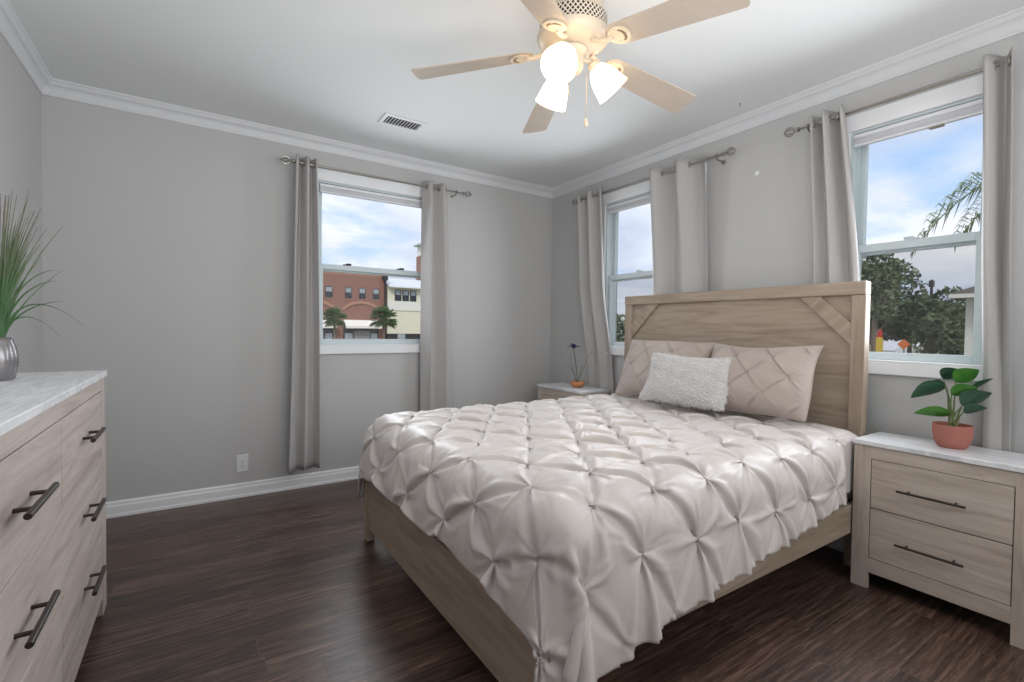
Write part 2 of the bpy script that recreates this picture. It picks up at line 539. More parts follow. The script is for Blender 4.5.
# crown: cove and bead profile
CR0 = H - 0.085
CROWN = [(0, CR0), (0.009, CR0), (0.012, CR0 + 0.008), (0.010, CR0 + 0.014)]
for k in range(7):
    t = k / 6 * PI / 2
    CROWN.append((0.012 + 0.030 * (1 - math.cos(t)), CR0 + 0.018 + 0.038 * math.sin(t)))
CROWN += [(0.044, CR0 + 0.060), (0.049, CR0 + 0.064), (0.052, CR0 + 0.072), (0.060, CR0 + 0.076), (0.062, CR0 + 0.085), (0, CR0 + 0.085)]
moulding('trim_1', CROWN, 'back', XL, DX)
moulding('trim_2', CROWN, 'right', YF, DY)
moulding('trim_3', CROWN, 'left', YF, DY)
moulding('trim_4', CROWN, 'front', XL, DX)

# ------------------------------------------------------------------ windows
def frame_of(wall):
    """(s along the wall, d out of the room from the wall face, z) -> world box"""
    def bx(b, s0, s1, d0, d1, z0, z1, bev=0.0):
        if wall == 'back': b.box(s0, s1, DY + d0, DY + d1, z0, z1, bev)
        else: b.box(DX + d0, DX + d1, s0, s1, z0, z1, bev)
        return b
    return bx

def window(idx, wall, s0, s1, lock_at):
    bx = frame_of(wall)
    c = (s0 + s1) / 2
    w = thing('window_%d' % idx, (c, DY, ZS) if wall == 'back' else (DX, c, ZS), kind='structure')
    # casing round the opening
    b = MB()
    bx(b, s0 - 0.055, s1 + 0.055, -0.018, 0.0, ZH, ZH + 0.088, 0.003)
    bx(b, s0 - 0.055, s0 + 0.002, -0.016, 0.0, ZS - 0.004, ZH, 0.003)
    bx(b, s1 - 0.002, s1 + 0.055, -0.016, 0.0, ZS - 0.004, ZH, 0.003)
    b.build('casing', M['white_trim'], w, smooth=True)
    b = MB()
    bx(b, s0 - 0.055, s1 + 0.055, -0.022, 0.0, ZS - 0.068, ZS - 0.003, 0.004)
    bx(b, s0 + 0.001, s1 - 0.001, -0.022, 0.05, ZS - 0.003, ZS + 0.006, 0.002)
    b.build('sill', M['white_trim'], w, smooth=True)
    # fixed jamb lining
    b = MB()
    bx(b, s0, s0 + 0.014, 0.0, 0.135, ZS + 0.006, ZH); bx(b, s1 - 0.014, s1, 0.0, 0.135, ZS + 0.006, ZH)
    bx(b, s0 + 0.014, s1 - 0.014, 0.0, 0.135, ZH - 0.012, ZH); bx(b, s0 + 0.014, s1 - 0.014, 0.05, 0.135, ZS, ZS + 0.012)
    bx(b, s0 + 0.014, s0 + 0.026, 0.052, 0.062, ZS + 0.012, ZH - 0.012); bx(b, s1 - 0.026, s1 - 0.014, 0.052, 0.062, ZS + 0.012, ZH - 0.012)
    b.build('jamb', M['vinyl'], w)
    a0, a1 = s0 + 0.015, s1 - 0.015
    def sash(name, d0, z0, z1, bot, top, stile):
        f = MB()
        d1 = d0 + 0.032
        bx(f, a0, a0 + stile, d0, d1, z0, z1, 0.002); bx(f, a1 - stile, a1, d0, d1, z0, z1, 0.002)
        bx(f, a0 + stile, a1 - stile, d0, d1, z0, z0 + bot, 0.002); bx(f, a0 + stile, a1 - stile, d0, d1, z1 - top, z1, 0.002)
        fo = f.build(name, M['vinyl'], w, smooth=True)
        g = MB()
        bx(g, a0 + stile - 0.004, a1 - stile + 0.004, d0 + 0.014, d0 + 0.019, z0 + bot - 0.004, z1 - top + 0.004)
        g.build('pane', M['glass'], fo)
        return fo
    sash('upper_sash', 0.066, 1.622, ZH - 0.012, 0.048, 0.04, 0.034)
    lo = sash('lower_sash', 0.018, ZS + 0.006, 1.672, 0.040, 0.040, 0.034)
    for la in lock_at:
        k = MB()
        bx(k, la - 0.030, la + 0.030, 0.020, 0.046, 1.672, 1.680, 0.002)
        bx(k, la - 0.008, la + 0.034, 0.024, 0.036, 1.680, 1.689, 0.002)
        k.build('sash_lock', M['rubber'] if wall == 'back' else M['vinyl'], lo, smooth=True)
    g = MB()
    bx(g, a0 + 0.01, a1 - 0.01, 0.110, 0.112, ZS + 0.02, 1.64)
    g.build('insect_screen', M['fine_screen'] if wall == 'back' else M['screen'], w)
    return w
window(1, 'back', *WIN['back'], lock_at=(0.985, 1.415))
window(2, 'right', *WIN['side'], lock_at=(2.69,))
window(3, 'right', *WIN['near'], lock_at=(0.92,))

# raised blinds under the head casing
def blind(wall, s0, s1, label, clip=None):
    bx = frame_of(wall)
    c = (s0 + s1) / 2
    base = (c, DY + 0.02, 2.20) if wall == 'back' else (DX + 0.02, c, 2.20)
    t = thing('window_blind', base, label, 'blind', 'raised white blinds at the window heads')
    bx(MB(), s0 + 0.017, s1 - 0.017, -0.014, 0.014, 2.243, 2.264, 0.002).build('headrail', M['blind'], t, smooth=True)
    sl = MB()
    for k in range(8):
        bx(sl, s0 + 0.020, s1 - 0.020, -0.010, 0.013, 2.2125 + k * 0.0038, 2.2149 + k * 0.0038)
    sl.build('slat_stack', M['blind'], t)
    bx(MB(), s0 + 0.019, s1 - 0.019, -0.011, 0.013, 2.200, 2.2118, 0.002).build('bottom_rail', M['blind'], t, smooth=True)
    if clip:
        bx(MB(), clip - 0.028, clip + 0.028, -0.0135, 0.0135, 2.191, 2.1995, 0.002).build('rail_clip', M['nickel'], t, smooth=True)['label'] = 'small grey clip under the blind rail'
    return t
blind('back', *WIN['back'], 'white raised blind stacked at the top of the window facing the brick building')
blind('right', *WIN['side'], 'white raised blind in the narrow window between the corner and the headboard')
blind('right', *WIN['near'], 'white raised blind with a grey clip above the window behind the terracotta plant', clip=0.83)

# ------------------------------------------------------------------ curtain rods and curtains
RODZ, RODD = 2.362, 0.088
def rail_point(wall, s, d, z):
    return (s, DY - d, z) if wall == 'back' else (DX - d, s, z)

def finial(wall, s, sgn, t):
    ax = (sgn, 0, 0) if wall == 'back' else (0, sgn, 0)
    f = MB()
    f.lathe([(0.009, 0.0), (0.0135, 0.003), (0.0135, 0.010), (0.009, 0.013), (0.007, 0.020), (0.011, 0.024), (0.011, 0.028)], rail_point(wall, s, RODD, RODZ), ax, 16)
    c = Vector(rail_point(wall, s + sgn * 0.054, RODD, RODZ))
    axv = Vector(ax)
    p1 = axv.orthogonal().normalized()
    p2 = axv.cross(p1)
    for k in range(6):      # open cage of bowed wires
        th = 2 * PI * k / 6
        out = p1 * math.cos(th) + p2 * math.sin(th)
        pts = []
        for q in range(11):
            ph = PI * q / 10
            pts.append(c + axv * (-0.026 * math.cos(ph)) + out * (0.024 * math.sin(ph)))
        f.tube(pts, 0.0028, 6)
    f.lathe([(0.003, 0.0), (0.006, 0.003), (0.003, 0.008)], c + axv * 0.026, ax, 10)
    return f.build('finial', M['nickel'], t, smooth=True)

def rod(wall, s0, s1, ends, brackets, label):
    mid = (s0 + s1) / 2
    t = thing('curtain_rod', rail_point(wall, mid, RODD, RODZ), label, 'curtain rod', 'nickel curtain rods over the windows')
    MB().tube([rail_point(wall, s0, RODD, RODZ), rail_point(wall, mid, RODD, RODZ)], 0.0085, 12).build('outer_tube', M['nickel'], t, smooth=True)
    MB().tube([rail_point(wall, mid - 0.02, RODD, RODZ), rail_point(wall, s1, RODD, RODZ)], 0.0072, 12).build('inner_tube', M['nickel'], t, smooth=True)
    for s, sg in ends:
        finial(wall, s, sg, t)
    for s in brackets:
        b = MB()
        b.tube([rail_point(wall, s, 0.004, RODZ - 0.022), rail_point(wall, s, RODD - 0.02, RODZ - 0.022), rail_point(wall, s, RODD, RODZ - 0.013)], 0.0045, 8)
        b.torus(rail_point(wall, s, RODD, RODZ), (1, 0, 0) if wall == 'back' else (0, 1, 0), 0.0125, 0.003, 16, 6)
        b.lathe([(0.016, 0.0), (0.016, 0.004), (0.010, 0.007)], rail_point(wall, s, 0.0, RODZ - 0.022), (0, -1, 0) if wall == 'back' else (-1, 0, 0), 16)
        b.build('bracket', M['nickel'], t, smooth=True)
    return t
rod('back', 0.585, 1.925, [(0.585, -1), (1.925, 1)], [0.618, 1.865], 'nickel curtain rod with cage ends above the window facing the brick building')
rod('right', 1.895, 3.315, [(1.895, -1), (3.315, 1)], [1.945, 3.268], 'nickel curtain rod above the narrow window left of the headboard')
rod('right', 0.600, 1.42, [(1.42, 1)], [1.375], 'nickel curtain rod above the window behind the terracotta plant')

def curtain(wall, top, bot, z0, n, amp, phase, label, zt=2.405, clear=None):
    """top / bot: s-range at the rod and at the hem; n folds of a grommet-top panel"""
    NU, NV = 30 * n + 1, 44
    P = np.zeros((NV, NU, 3))
    rng = np.random.default_rng(int(abs(top[0]) * 1000))
    k1, k2 = rng.uniform(0, 6.28, 2)
    for i in range(NV):
        tz = i / (NV - 1)
        z = zt + (z0 - zt) * tz
        a = top[0] + (bot[0] - top[0]) * tz ** 0.8
        b = top[1] + (bot[1] - top[1]) * tz ** 0.8
        for j in range(NU):
            u = j / (NU - 1)
            ph = 2 * PI * n * u + phase
            sharp = math.sin(ph) + 0.13 * math.sin(3 * ph) * (1 - tz)
            am = amp * (1 - 0.28 * tz) * (1 + 0.25 * math.sin(2.1 * u * PI + k1) * tz)
            d = am * sharp + 0.010 * tz * math.sin(ph * 0.5 + k2)
            s = a + (b - a) * u + 0.16 * (b - a) / n * math.sin(2 * ph) * 0.35 + 0.012 * tz * math.sin(ph + 2.2 * tz + k1)
            dd = max(0.016, RODD + d)
            if clear:       # hangs behind a piece of furniture: pressed towards the wall below its top
                zf, cl = clear
                f = min(1.0, max(0.0, (zf + 0.95 - z) / 0.93)); f = f * f * (3 - 2 * f)
                dd = max(0.010, dd * (1 - f * (1 - min(1.0, cl / (RODD + amp * 1.2)))))
            P[i, j] = rail_point(wall, s, dd, z)
    mid = (top[0] + top[1]) / 2
    t = MB().grid(P).build('curtain', M['curtain'], at=rail_point(wall, mid, RODD, z0), smooth=True, angle=None)
    sol = t.modifiers.new('thickness', 'SOLIDIFY'); sol.thickness = 0.0025
    tag(t, label, 'curtain', 'linen curtain panels')
    ORG[t.name] = t.location.copy()
    for j in range(2 * n + 1):
        u = (j * PI - phase) / (2 * PI * n)
        if not 0.02 < u < 0.98: continue
        s = top[0] + (top[1] - top[0]) * u
        MB().torus(rail_point(wall, s, RODD, RODZ), (1, 0, 0.0) if wall == 'back' else (0, 1, 0), 0.0195, 0.0042, 20, 8).build('grommet', M['nickel'], t, smooth=True)
    return t
curtain('back', (0.592, 0.728), (0.544, 0.756), 0.155, 2, 0.050, 0.6, 'grey linen curtain panel hanging full length left of the window facing the brick building')
curtain('back', (1.575, 1.800), (1.560, 1.880), 0.155, 2, 0.050, -0.9, 'grey linen curtain panel on the right side of the window facing the brick building')
curtain('right', (2.985, 3.285), (2.862, 3.175), 0.155, 2, 0.052, 0.7, 'grey linen curtain panel nearest the room corner, behind the blue flower', clear=(0.71, 0.042))
curtain('right', (2.020, 2.490), (1.995, 2.462), 0.155, 2, 0.070, 2.9, 'wide grey linen curtain panel hanging behind the headboard beside the narrow window', clear=(1.47, 0.106))
curtain('right', (1.182, 1.345), (1.015, 1.305), 0.155, 2, 0.060, 0.4, 'grey linen curtain panel at the right end of the headboard', clear=(1.47, 0.106))
curtain('right', (0.560, 0.650), (0.522, 0.612), 0.155, 1, 0.052, 2.6, 'grey linen curtain panel at the right picture edge behind the terracotta plant', clear=(0.71, 0.042))

# ------------------------------------------------------------------ bed
bed = thing('bed_frame', (1.80, 1.84, 0.0), 'light oak bed frame with a panelled headboard standing between the two side windows', 'bed')
HX0, HX1, HY0, HY1, HZ = 2.803, 2.858, 1.036, 2.652, 1.462
hb = box('headboard', M['bed_y'], HX0 + 0.022, HX1, HY0 + 0.01, HY1 - 0.01, 0.24, HZ - 0.02, parent=bed)
box('headboard_rail', M['bed_y'], HX0 - 0.006, HX1 + 0.004, HY0, HY1, 1.394, HZ, 0.004, parent=hb)
for a in (HY0, HY1 - 0.064):
    box('headboard_post', M['bed_z'], HX0, HX1 + 0.002, a, a + 0.064, 0.0, 1.393, 0.003, parent=hb)
dn, dt = 0.010, 0.0
def brace(ya, yb, yc, sgn):
    # parallel-sided diagonal board between the top rail and a post
    return MB().prism([(ya, 1.393), (yb, 1.393), (yc, 1.140), (yc, 1.248)], 'x', HX0 + 0.004, HX0 + 0.026)
brace(1.248, 1.352, HY0 + 0.0645, 1).build('diagonal_brace', M['bed_d1'], hb)
brace(HY0 + HY1 - 1.248, HY0 + HY1 - 1.352, HY1 - 0.0645, -1).build('diagonal_brace', M['bed_d2'], hb)
fb = box('footboard', M['bed_y'], 0.800, 0.832, 1.000, 2.690, 0.075, 0.350, 0.003, parent=bed)
for a in (1.0, 2.644):
    box('leg', M['bed_z'], 0.792, 0.838, a - 0.002, a + 0.050, 0.0, 0.355, 0.003, parent=bed)
for a in (1.007, 2.662):
    box('side_rail', M['bed_x'], 0.838, HX0 + 0.02, a, a + 0.026, 0.235, 0.370, 0.002, parent=bed)
sl = MB()
for k in range(11):
    sl.box(0.92 + k * 0.175, 1.0 + k * 0.175, 1.030, 2.662, 0.30, 0.322)
sl.build('slats', M['bed_y'], bed)
box('centre_beam', M['bed_x'], 0.833, HX0 + 0.02, 1.82, 1.86, 0.20, 0.299, parent=bed)
for a in (1.30, 2.10):
    box('centre_leg', M['bed_z'], a, a + 0.05, 1.815, 1.865, 0.0, 0.20, 0.002, parent=bed)

mt = MB().box(0.845, 2.795, 1.045, 2.640, 0.324, 0.665, 0.07, 4).build('mattress', M['sheet'], at=(1.8, 1.84, 0.324), smooth=True, angle=None)
tag(mt, 'white mattress lying under the pintucked duvet on the oak bed', 'mattress')

def simulate_duvet(h=0.0165, steps=150, iters=7, seed=3):
    """position based cloth: a pintucked comforter laid over the mattress"""
    rng=np.random.default_rng(seed)
    pu,pv=0.285,0.395         # pintuck pitch in the fabric
    su,sv=0.255/pu,0.36/pv    # pitch on the bed / pitch in the fabric
    x_head,x_foot=2.74,0.555
    y_lo,y_hi=0.612,2.985
    nu=int((x_head-x_foot)/su/h)+1; nv=int((y_hi-y_lo)/sv/h)+1
    U=np.arange(nu)*h; V=np.arange(nv)*h
    X0=x_foot+U*su; Y0=y_lo+V*sv
    # pintuck lattice in fabric coordinates, anchored on the bed
    ax,ay=0.889,1.213
    u0=(ax-x_foot)/su; v0=(ay-y_lo)/sv
    cu,cv=np.meshgrid(U,V,indexing='ij')
    pts=[]
    for i in range(-18,19):
        for j in range(-18,19):
            a=u0+i*pu/2; b=v0+j*pv/2
            if (i+j)%2==0 and 0.08<a<U[-1]-0.12 and 0.09<b<V[-1]-0.09:
                pts.append((a+rng.normal(0,.008),b+rng.normal(0,.008)))
    pts=np.array(pts)
    D=np.full((nu,nv),9.)
    groups=[]
    for a,b in pts:
        d=np.hypot(cu-a,cv-b); D=np.minimum(D,d)
        bx_,by_=x_foot+a*su,y_lo+b*sv
        if bx_<.80 and (by_<1.0 or by_>2.70): continue      # no gathers where the corners drape
        I,J=np.where(d<0.036); groups.append(I*nv+J)
    m=max(len(g) for g in groups)
    gi=np.zeros((len(groups),m),int); gw=np.zeros((len(groups),m))
    for k,g in enumerate(groups): gi[k,:len(g)]=g; gw[k,:len(g)]=1
    gc=gw.sum(1)[:,None]; gm=gw>0; gall=gi[gm]
    a=(cu-u0)/(pu/2); b=(cv-v0)/(pv/2)
    s=(a+b)/2; t=(a-b)/2
    ds=np.abs(s-np.round(s)); dt=np.abs(t-np.round(t))
    cell=np.minimum(ds,dt)*2
    loft=0.012+0.021*np.clip(D/0.13,0,1)**.8*(0.5+0.5*np.clip(cell*1.7,0,1)**.7)
    edge=np.minimum(np.minimum(cu,1.0),np.minimum(cv,V[-1]-cv))
    loft=(0.008+(loft-0.008)*np.clip(edge/0.06,0,1)**.6).ravel()
    lo=np.array([0.795,1.005,-2.0]); hi=np.array([3.2,2.680,0.690]); rad=0.11
    top=hi[2]+0.03
    ou=np.maximum(0,lo[0]-X0)[:,None]+0*cv; on=np.maximum(0,lo[1]-Y0)[None,:]+0*cu; of=np.maximum(0,Y0-hi[1])[None,:]+0*cu
    loft=loft+(.20*np.maximum(ou-.06,0)+.24*np.maximum(of-.06,0)+.10*np.maximum(on-.06,0)).ravel()
    P=np.empty((nu,nv,3))
    drop=np.sqrt(ou**2+(on+of)**2)
    P[...,0]=np.maximum(X0,lo[0])[:,None]-0.02-0.32*ou
    P[...,1]=np.clip(Y0,lo[1],hi[1])[None,:]-0.32*on+0.32*of
    cn=np.minimum(ou,on)+np.minimum(ou,of)
    P[...,0]-=.55*cn; P[...,1]+=np.where(of>0,.55,-.55)*cn
    P[...,2]=top-0.93*drop+.25*cn+0.006*rng.standard_normal((nu,nv))
    P=P.reshape(-1,3); Vl=np.zeros_like(P)
    idx=np.arange(nu*nv).reshape(nu,nv)
    sets=[]
    def add(A,B,L,k): sets.append((A.ravel(),B.ravel(),L,k))
    r2=h*np.sqrt(2)
    for o in (0,1): add(idx[o:-1:2,:],idx[o+1::2,:],h,1.)
    for o in (0,1): add(idx[:,o:-1:2],idx[:,o+1::2],h,1.)
    for o in (0,1):
        add(idx[o:-1:2,:-1],idx[o+1::2,1:],r2,.6); add(idx[o:-1:2,1:],idx[o+1::2,:-1],r2,.6)
    for o in (0,1,2,3):
        q=idx[o:-2:4,:]; add(q,idx[o+2::4,:][:q.shape[0]],2*h,.10)
        q=idx[:,o:-2:4]; add(q,idx[:,o+2::4][:,:q.shape[1]],2*h,.10)
    dtm=1/60.; g=np.array([0,0,-2.6])
    c0=(lo+hi)/2; half=(hi-lo)/2-rad
    tuck=np.zeros(nu*nv,bool); tuck[gall]=True
    for st in range(steps):
        Vl+=g*dtm; Vl*=0.95
        Q=P+Vl*dtm
        pinch=min(1.,st/40.)
        for it in range(iters):
            for A,B,L,k in sets:
                d=Q[B]-Q[A]; n=np.sqrt((d*d).sum(1))+1e-9
                f=np.where(n>L,1.,.5)*k*.5*(n-L)/n
                d*=f[:,None]; Q[A]+=d; Q[B]-=d
            c=(Q[gi]*gw[...,None]).sum(1)/gc
            tgt=c[:,None,:]+(Q[gi]-c[:,None,:])*(1-.6*pinch)
            Q[gall]=tgt[gm]
            q=np.abs(Q-c0)-half; sg=np.sign(Q-c0)
            qm=np.maximum(q,0); ln=np.sqrt((qm*qm).sum(1))
            sd=np.where(ln>1e-9,ln,q.max(1))-rad
            nrm=np.where((ln>1e-9)[:,None],qm/np.maximum(ln,1e-9)[:,None],(q==q.max(1)[:,None]))*sg
            pen=loft-sd; hit=pen>0
            Q[hit]+=nrm[hit]*(pen[hit]*.6)[:,None]
            # the tucks are tied down to the filling
            tie=tuck&(sd>loft)&(sd<0.12)
            Q[tie]+=nrm[tie]*((loft-sd)[tie]*.35*pinch)[:,None]
            mv=Q[hit]-P[hit]; nn=nrm[hit]; tan=mv-nn*(mv*nn).sum(1)[:,None]
            Q[hit]-=tan*.5
            Q[:,2]=np.maximum(Q[:,2],.03)
        Vl=(Q-P)/dtm
        sp=np.sqrt((Vl*Vl).sum(1)); Vl*=np.minimum(1,1.2/np.maximum(sp,1e-9))[:,None]
        P=Q
    P=P.reshape(nu,nv,3)
    # finer sheet, then the gathers radiating from every tuck
    def up(A):
        n=A.shape[0]
        B=np.empty((2*n-1,)+A.shape[1:]); B[::2]=A
        pad=np.concatenate([2*A[:1]-A[1:2],A,2*A[-1:]-A[-2:-1]])
        B[1::2]=(9*(A[:-1]+A[1:])-(pad[:n-1]+pad[3:]))/16
        return B
    S=P.copy()
    S[1:-1,1:-1]=.6*P[1:-1,1:-1]+.1*(P[:-2,1:-1]+P[2:,1:-1]+P[1:-1,:-2]+P[1:-1,2:])
    # let the hanging corners at the foot relax into one soft drape
    side=np.maximum((lo[1]-Y0),(Y0-hi[1]))[None,:]+0*cu
    mk=(np.clip((ou-.03)/.08,0,1)*np.clip((side+.10)/.10,0,1))[...,None]
    for _ in range(45):
        A=S.copy()
        A[1:-1]=.5*A[1:-1]+.25*(S[:-2]+S[2:]); B=A.copy()
        A[:,1:-1]=.5*A[:,1:-1]+.25*(B[:,:-2]+B[:,2:])
        S=S*(1-mk)+A*mk
    P=up(up(S).transpose(1,0,2)).transpose(1,0,2)
    n2,m2=P.shape[:2]
    uu=np.arange(n2)*h/2; vv=np.arange(m2)*h/2
    G=np.zeros((n2,m2))
    for a,b in pts:
        i0,i1=np.searchsorted(uu,[a-.2,a+.2]); j0,j1=np.searchsorted(vv,[b-.2,b+.2])
        du=uu[i0:i1,None]-a; dv=vv[None,j0:j1]-b
        r=np.hypot(du,dv); acc=np.zeros_like(r)
        k=rng.integers(12,17); th0=rng.uniform(0,6.28)
        for q in range(k):
            th=th0+2*np.pi*q/k+rng.normal(0,.16)
            L=rng.uniform(.05,.21); amp=rng.uniform(.0035,.0085)
            tt=du*np.cos(th)+dv*np.sin(th); pp=-du*np.sin(th)+dv*np.cos(th)+rng.normal(0,.25)*tt*tt/ .15
            w=.0035+.030*np.maximum(tt,0)
            f=np.clip(tt/.012,0,1)*np.clip(1-tt/L,0,1)
            acc+=amp*f*np.exp(-(pp/w)**2)
            acc-=amp*.8*f*np.exp(-((pp-1.5*w)/w)**2)
        acc-=.010*np.exp(-(r/.012)**2)
        G[i0:i1,j0:j1]+=acc
    # pleat lines running from tuck to tuck
    a=(uu[:,None]-u0)/(pu/2); b=(vv[None,:]-v0)/(pv/2)
    s=(a+b)/2; t=(a-b)/2
    for e,o,wt in ((s,t,1.35),(t,s,.8)):
        dl=(e-np.round(e))*0.23
        mid=np.abs(o-np.round(o))*2
        mid=np.sin(np.pi*np.clip(mid,0,1)*.5)
        h1=np.sin(np.round(e)*12.9+np.floor(o)*78.2)*43758.5; h1=h1-np.floor(h1)
        h2=np.sin(np.round(e)*39.3+np.floor(o)*11.1)*9758.5; h2=h2-np.floor(h2)
        wv=.0045+.011*mid
        bow=dl-(h2-.5)*.03*mid
        G+=wt*(.30+.70*h1)*(-.0095*np.exp(-(bow/wv)**2)+.0085*np.exp(-((bow-(1.9*wv))/(1.2*wv))**2)+.003*np.exp(-((bow+1.9*wv)/(1.2*wv))**2))
    ed=np.minimum(np.minimum(uu,(uu[-1]-uu)*.4)[:,None],np.minimum(vv,vv[-1]-vv)[None,:]); G*=np.clip(ed/.03,0,1)
    dU=np.gradient(P,axis=0); dV=np.gradient(P,axis=1)
    N=np.cross(dU,dV); N/=np.linalg.norm(N,axis=2,keepdims=True)+1e-12
    if N[n2//2,m2//2,2]<0: N=-N
    P=P+N*G[...,None]
    # rounded corners at the foot
    rc=.17
    cut=np.zeros((n2,m2),bool)
    for vc in (rc,vv[-1]-rc):
        du=np.maximum(rc-uu[:,None],0); dv=np.where(vc<1,np.maximum(vc-vv[None,:],0),np.maximum(vv[None,:]-vc,0))
        cut|=(du>0)&(dv>0)&(np.hypot(du,dv)>rc)
    cut|=(vv[None,:]<0.20*np.clip((uu[:,None]-.42)/2.0,0,1))
    # pressed in where the nightstand stands against the bed
    sm=np.clip((P[...,0]-2.44)/.15,0,1); sm=sm*sm*(3-2*sm)
    P[...,1]+=sm*np.maximum(0,1.016-P[...,1])*(1-.02*rng.random((n2,m2)))
    return P,cut

P, cut = simulate_duvet()
_n, _m = P.shape[:2]
_id = np.arange(_n * _m).reshape(_n, _m)
_F = np.stack([_id[:-1, :-1], _id[1:, :-1], _id[1:, 1:], _id[:-1, 1:]], -1).reshape(-1, 4)
_F = _F[~cut.ravel()[_F].any(1)]
_used = np.unique(_F); _map = np.full(_n * _m, -1); _map[_used] = np.arange(len(_used))
dv = MB().add(P.reshape(-1, 3)[_used].tolist(), _map[_F].tolist()).build('duvet', M['duvet'], at=(1.8, 1.84, 0.62), smooth=True, angle=None)
tag(dv, 'pale blush duvet with gathered pintucks spread over the bed and hanging past its edges', 'duvet')
s_ = dv.modifiers.new('loft', 'SOLIDIFY'); s_.thickness = 0.007; s_.offset = -1.0

# ------------------------------------------------------------------ pillows
def pillow(name, m, c, width, height, thick, lean, yaw, label, cat, group=None, tuck=0.0, sag=0.0, seed=1):
    rng = np.random.default_rng(seed)
    nU, nV = 90, 66
    rx = np.array([math.sin(yaw), -math.cos(yaw), 0.0])
    fw = np.array([-math.cos(yaw), -math.sin(yaw), 0.0])           # towards the foot of the bed
    up = np.array([0, 0, 1.0]) * math.cos(lean) - fw * math.sin(lean)
    nr = fw * math.cos(lean) + np.array([0, 0, 1.0]) * math.sin(lean)
    a, b = width / 2, height / 2
    def side(sgn):
        u = np.linspace(-1, 1, nU)[:, None] * np.ones((1, nV))
        v = np.linspace(-1, 1, nV)[None, :] * np.ones((nU, 1))
        X = a * u * (1 - 0.055 * (1 - v ** 2)) + 0.008 * np.sin(3 * v + seed)
        Y = b * v * (1 - 0.075 * (1 - u ** 2)) + 0.008 * np.sin(2.5 * u + 2 * seed)
        t = ((1 - np.abs(u) ** 2.6) * (1 - np.abs(v) ** 2.6)).clip(0, 1) ** 0.62
        t = t * (1 - sag * v)
        D = thick / 2 * t
        if tuck > 0 and sgn > 0:
            pu, pv = 0.205, 0.205
            p = X / pu + Y / pv; q = X / pu - Y / pv
            dp = np.abs(p - np.round(p)); dq = np.abs(q - np.round(q))
            near = np.exp(-(np.minimum(dp, dq) / 0.020) ** 2)
            wob = 0.7 + 0.3 * np.sin(31 * X + 17 * Y + seed)
            fade = np.clip((1 - np.abs(u)) * 7, 0, 1) * np.clip((1 - np.abs(v)) * 7, 0, 1)
            rr = np.hypot(dp, dq)
            ang = np.arctan2(p - np.round(p), q - np.round(q))
            star = np.exp(-(rr / 0.14)) * (0.6 + 0.4 * np.cos(ang * 8 + seed))
            ridge = np.exp(-((np.minimum(dp, dq) - 0.05) / 0.03) ** 2)
            D = D - fade * (tuck * near * wob + tuck * 1.5 * star - 0.4 * tuck * ridge)
        w = 0.0035 * np.sin(9 * u + 5 * v + seed) * np.sin(7 * v - 3 * u) * np.clip((1 - u ** 2) * 3, 0, 1) * np.clip((1 - v ** 2) * 3, 0, 1)
        D = sgn * (D + w)
        return np.array(c) + X[..., None] * rx + Y[..., None] * up + D[..., None] * nr
    F, Bk = side(1), side(-1)
    return F, Bk, rx, up, nr

def sham(c, width, height, thick, lean, yaw, label, seed):
    F, Bk, *_ = pillow('', None, c, width, height, thick, lean, yaw, label, '', tuck=0.012, sag=0.12, seed=seed)
    bot = F[:, 0, 2].min()
    o = MB().grid(F).grid(Bk)
    t = o.build('sham_pillow', M['sham'], at=(c[0], c[1], bot), smooth=True, angle=None)
    # the piped seam round the edge
    n, m_ = F.shape[:2]
    ring = [F[i, 0] for i in range(n)] + [F[-1, j] for j in range(1, m_)] + [F[i, -1] for i in range(n - 2, -1, -1)] + [F[0, j] for j in range(m_ - 2, 0, -1)]
    ring = ring[::2]; ring.append(ring[0])
    ORG[t.name] = t.location.copy()
    MB().tube(ring, 0.0035, 6, caps=False).build('seam', M['sham'], t, smooth=True)
    return tag(t, label, 'pillow', 'blush pintucked shams against the headboard')
sham((2.610, 2.135, 0.938), 0.68, 0.43, 0.20, R(24), 0.0, 'blush pintucked pillow by the far nightstand, half hidden behind the white cushion', 4)
sham((2.590, 1.472, 0.938), 0.61, 0.41, 0.21, R(24), 0.0, 'blush pintucked pillow leaning on the headboard at the side of the terracotta plant', 9)

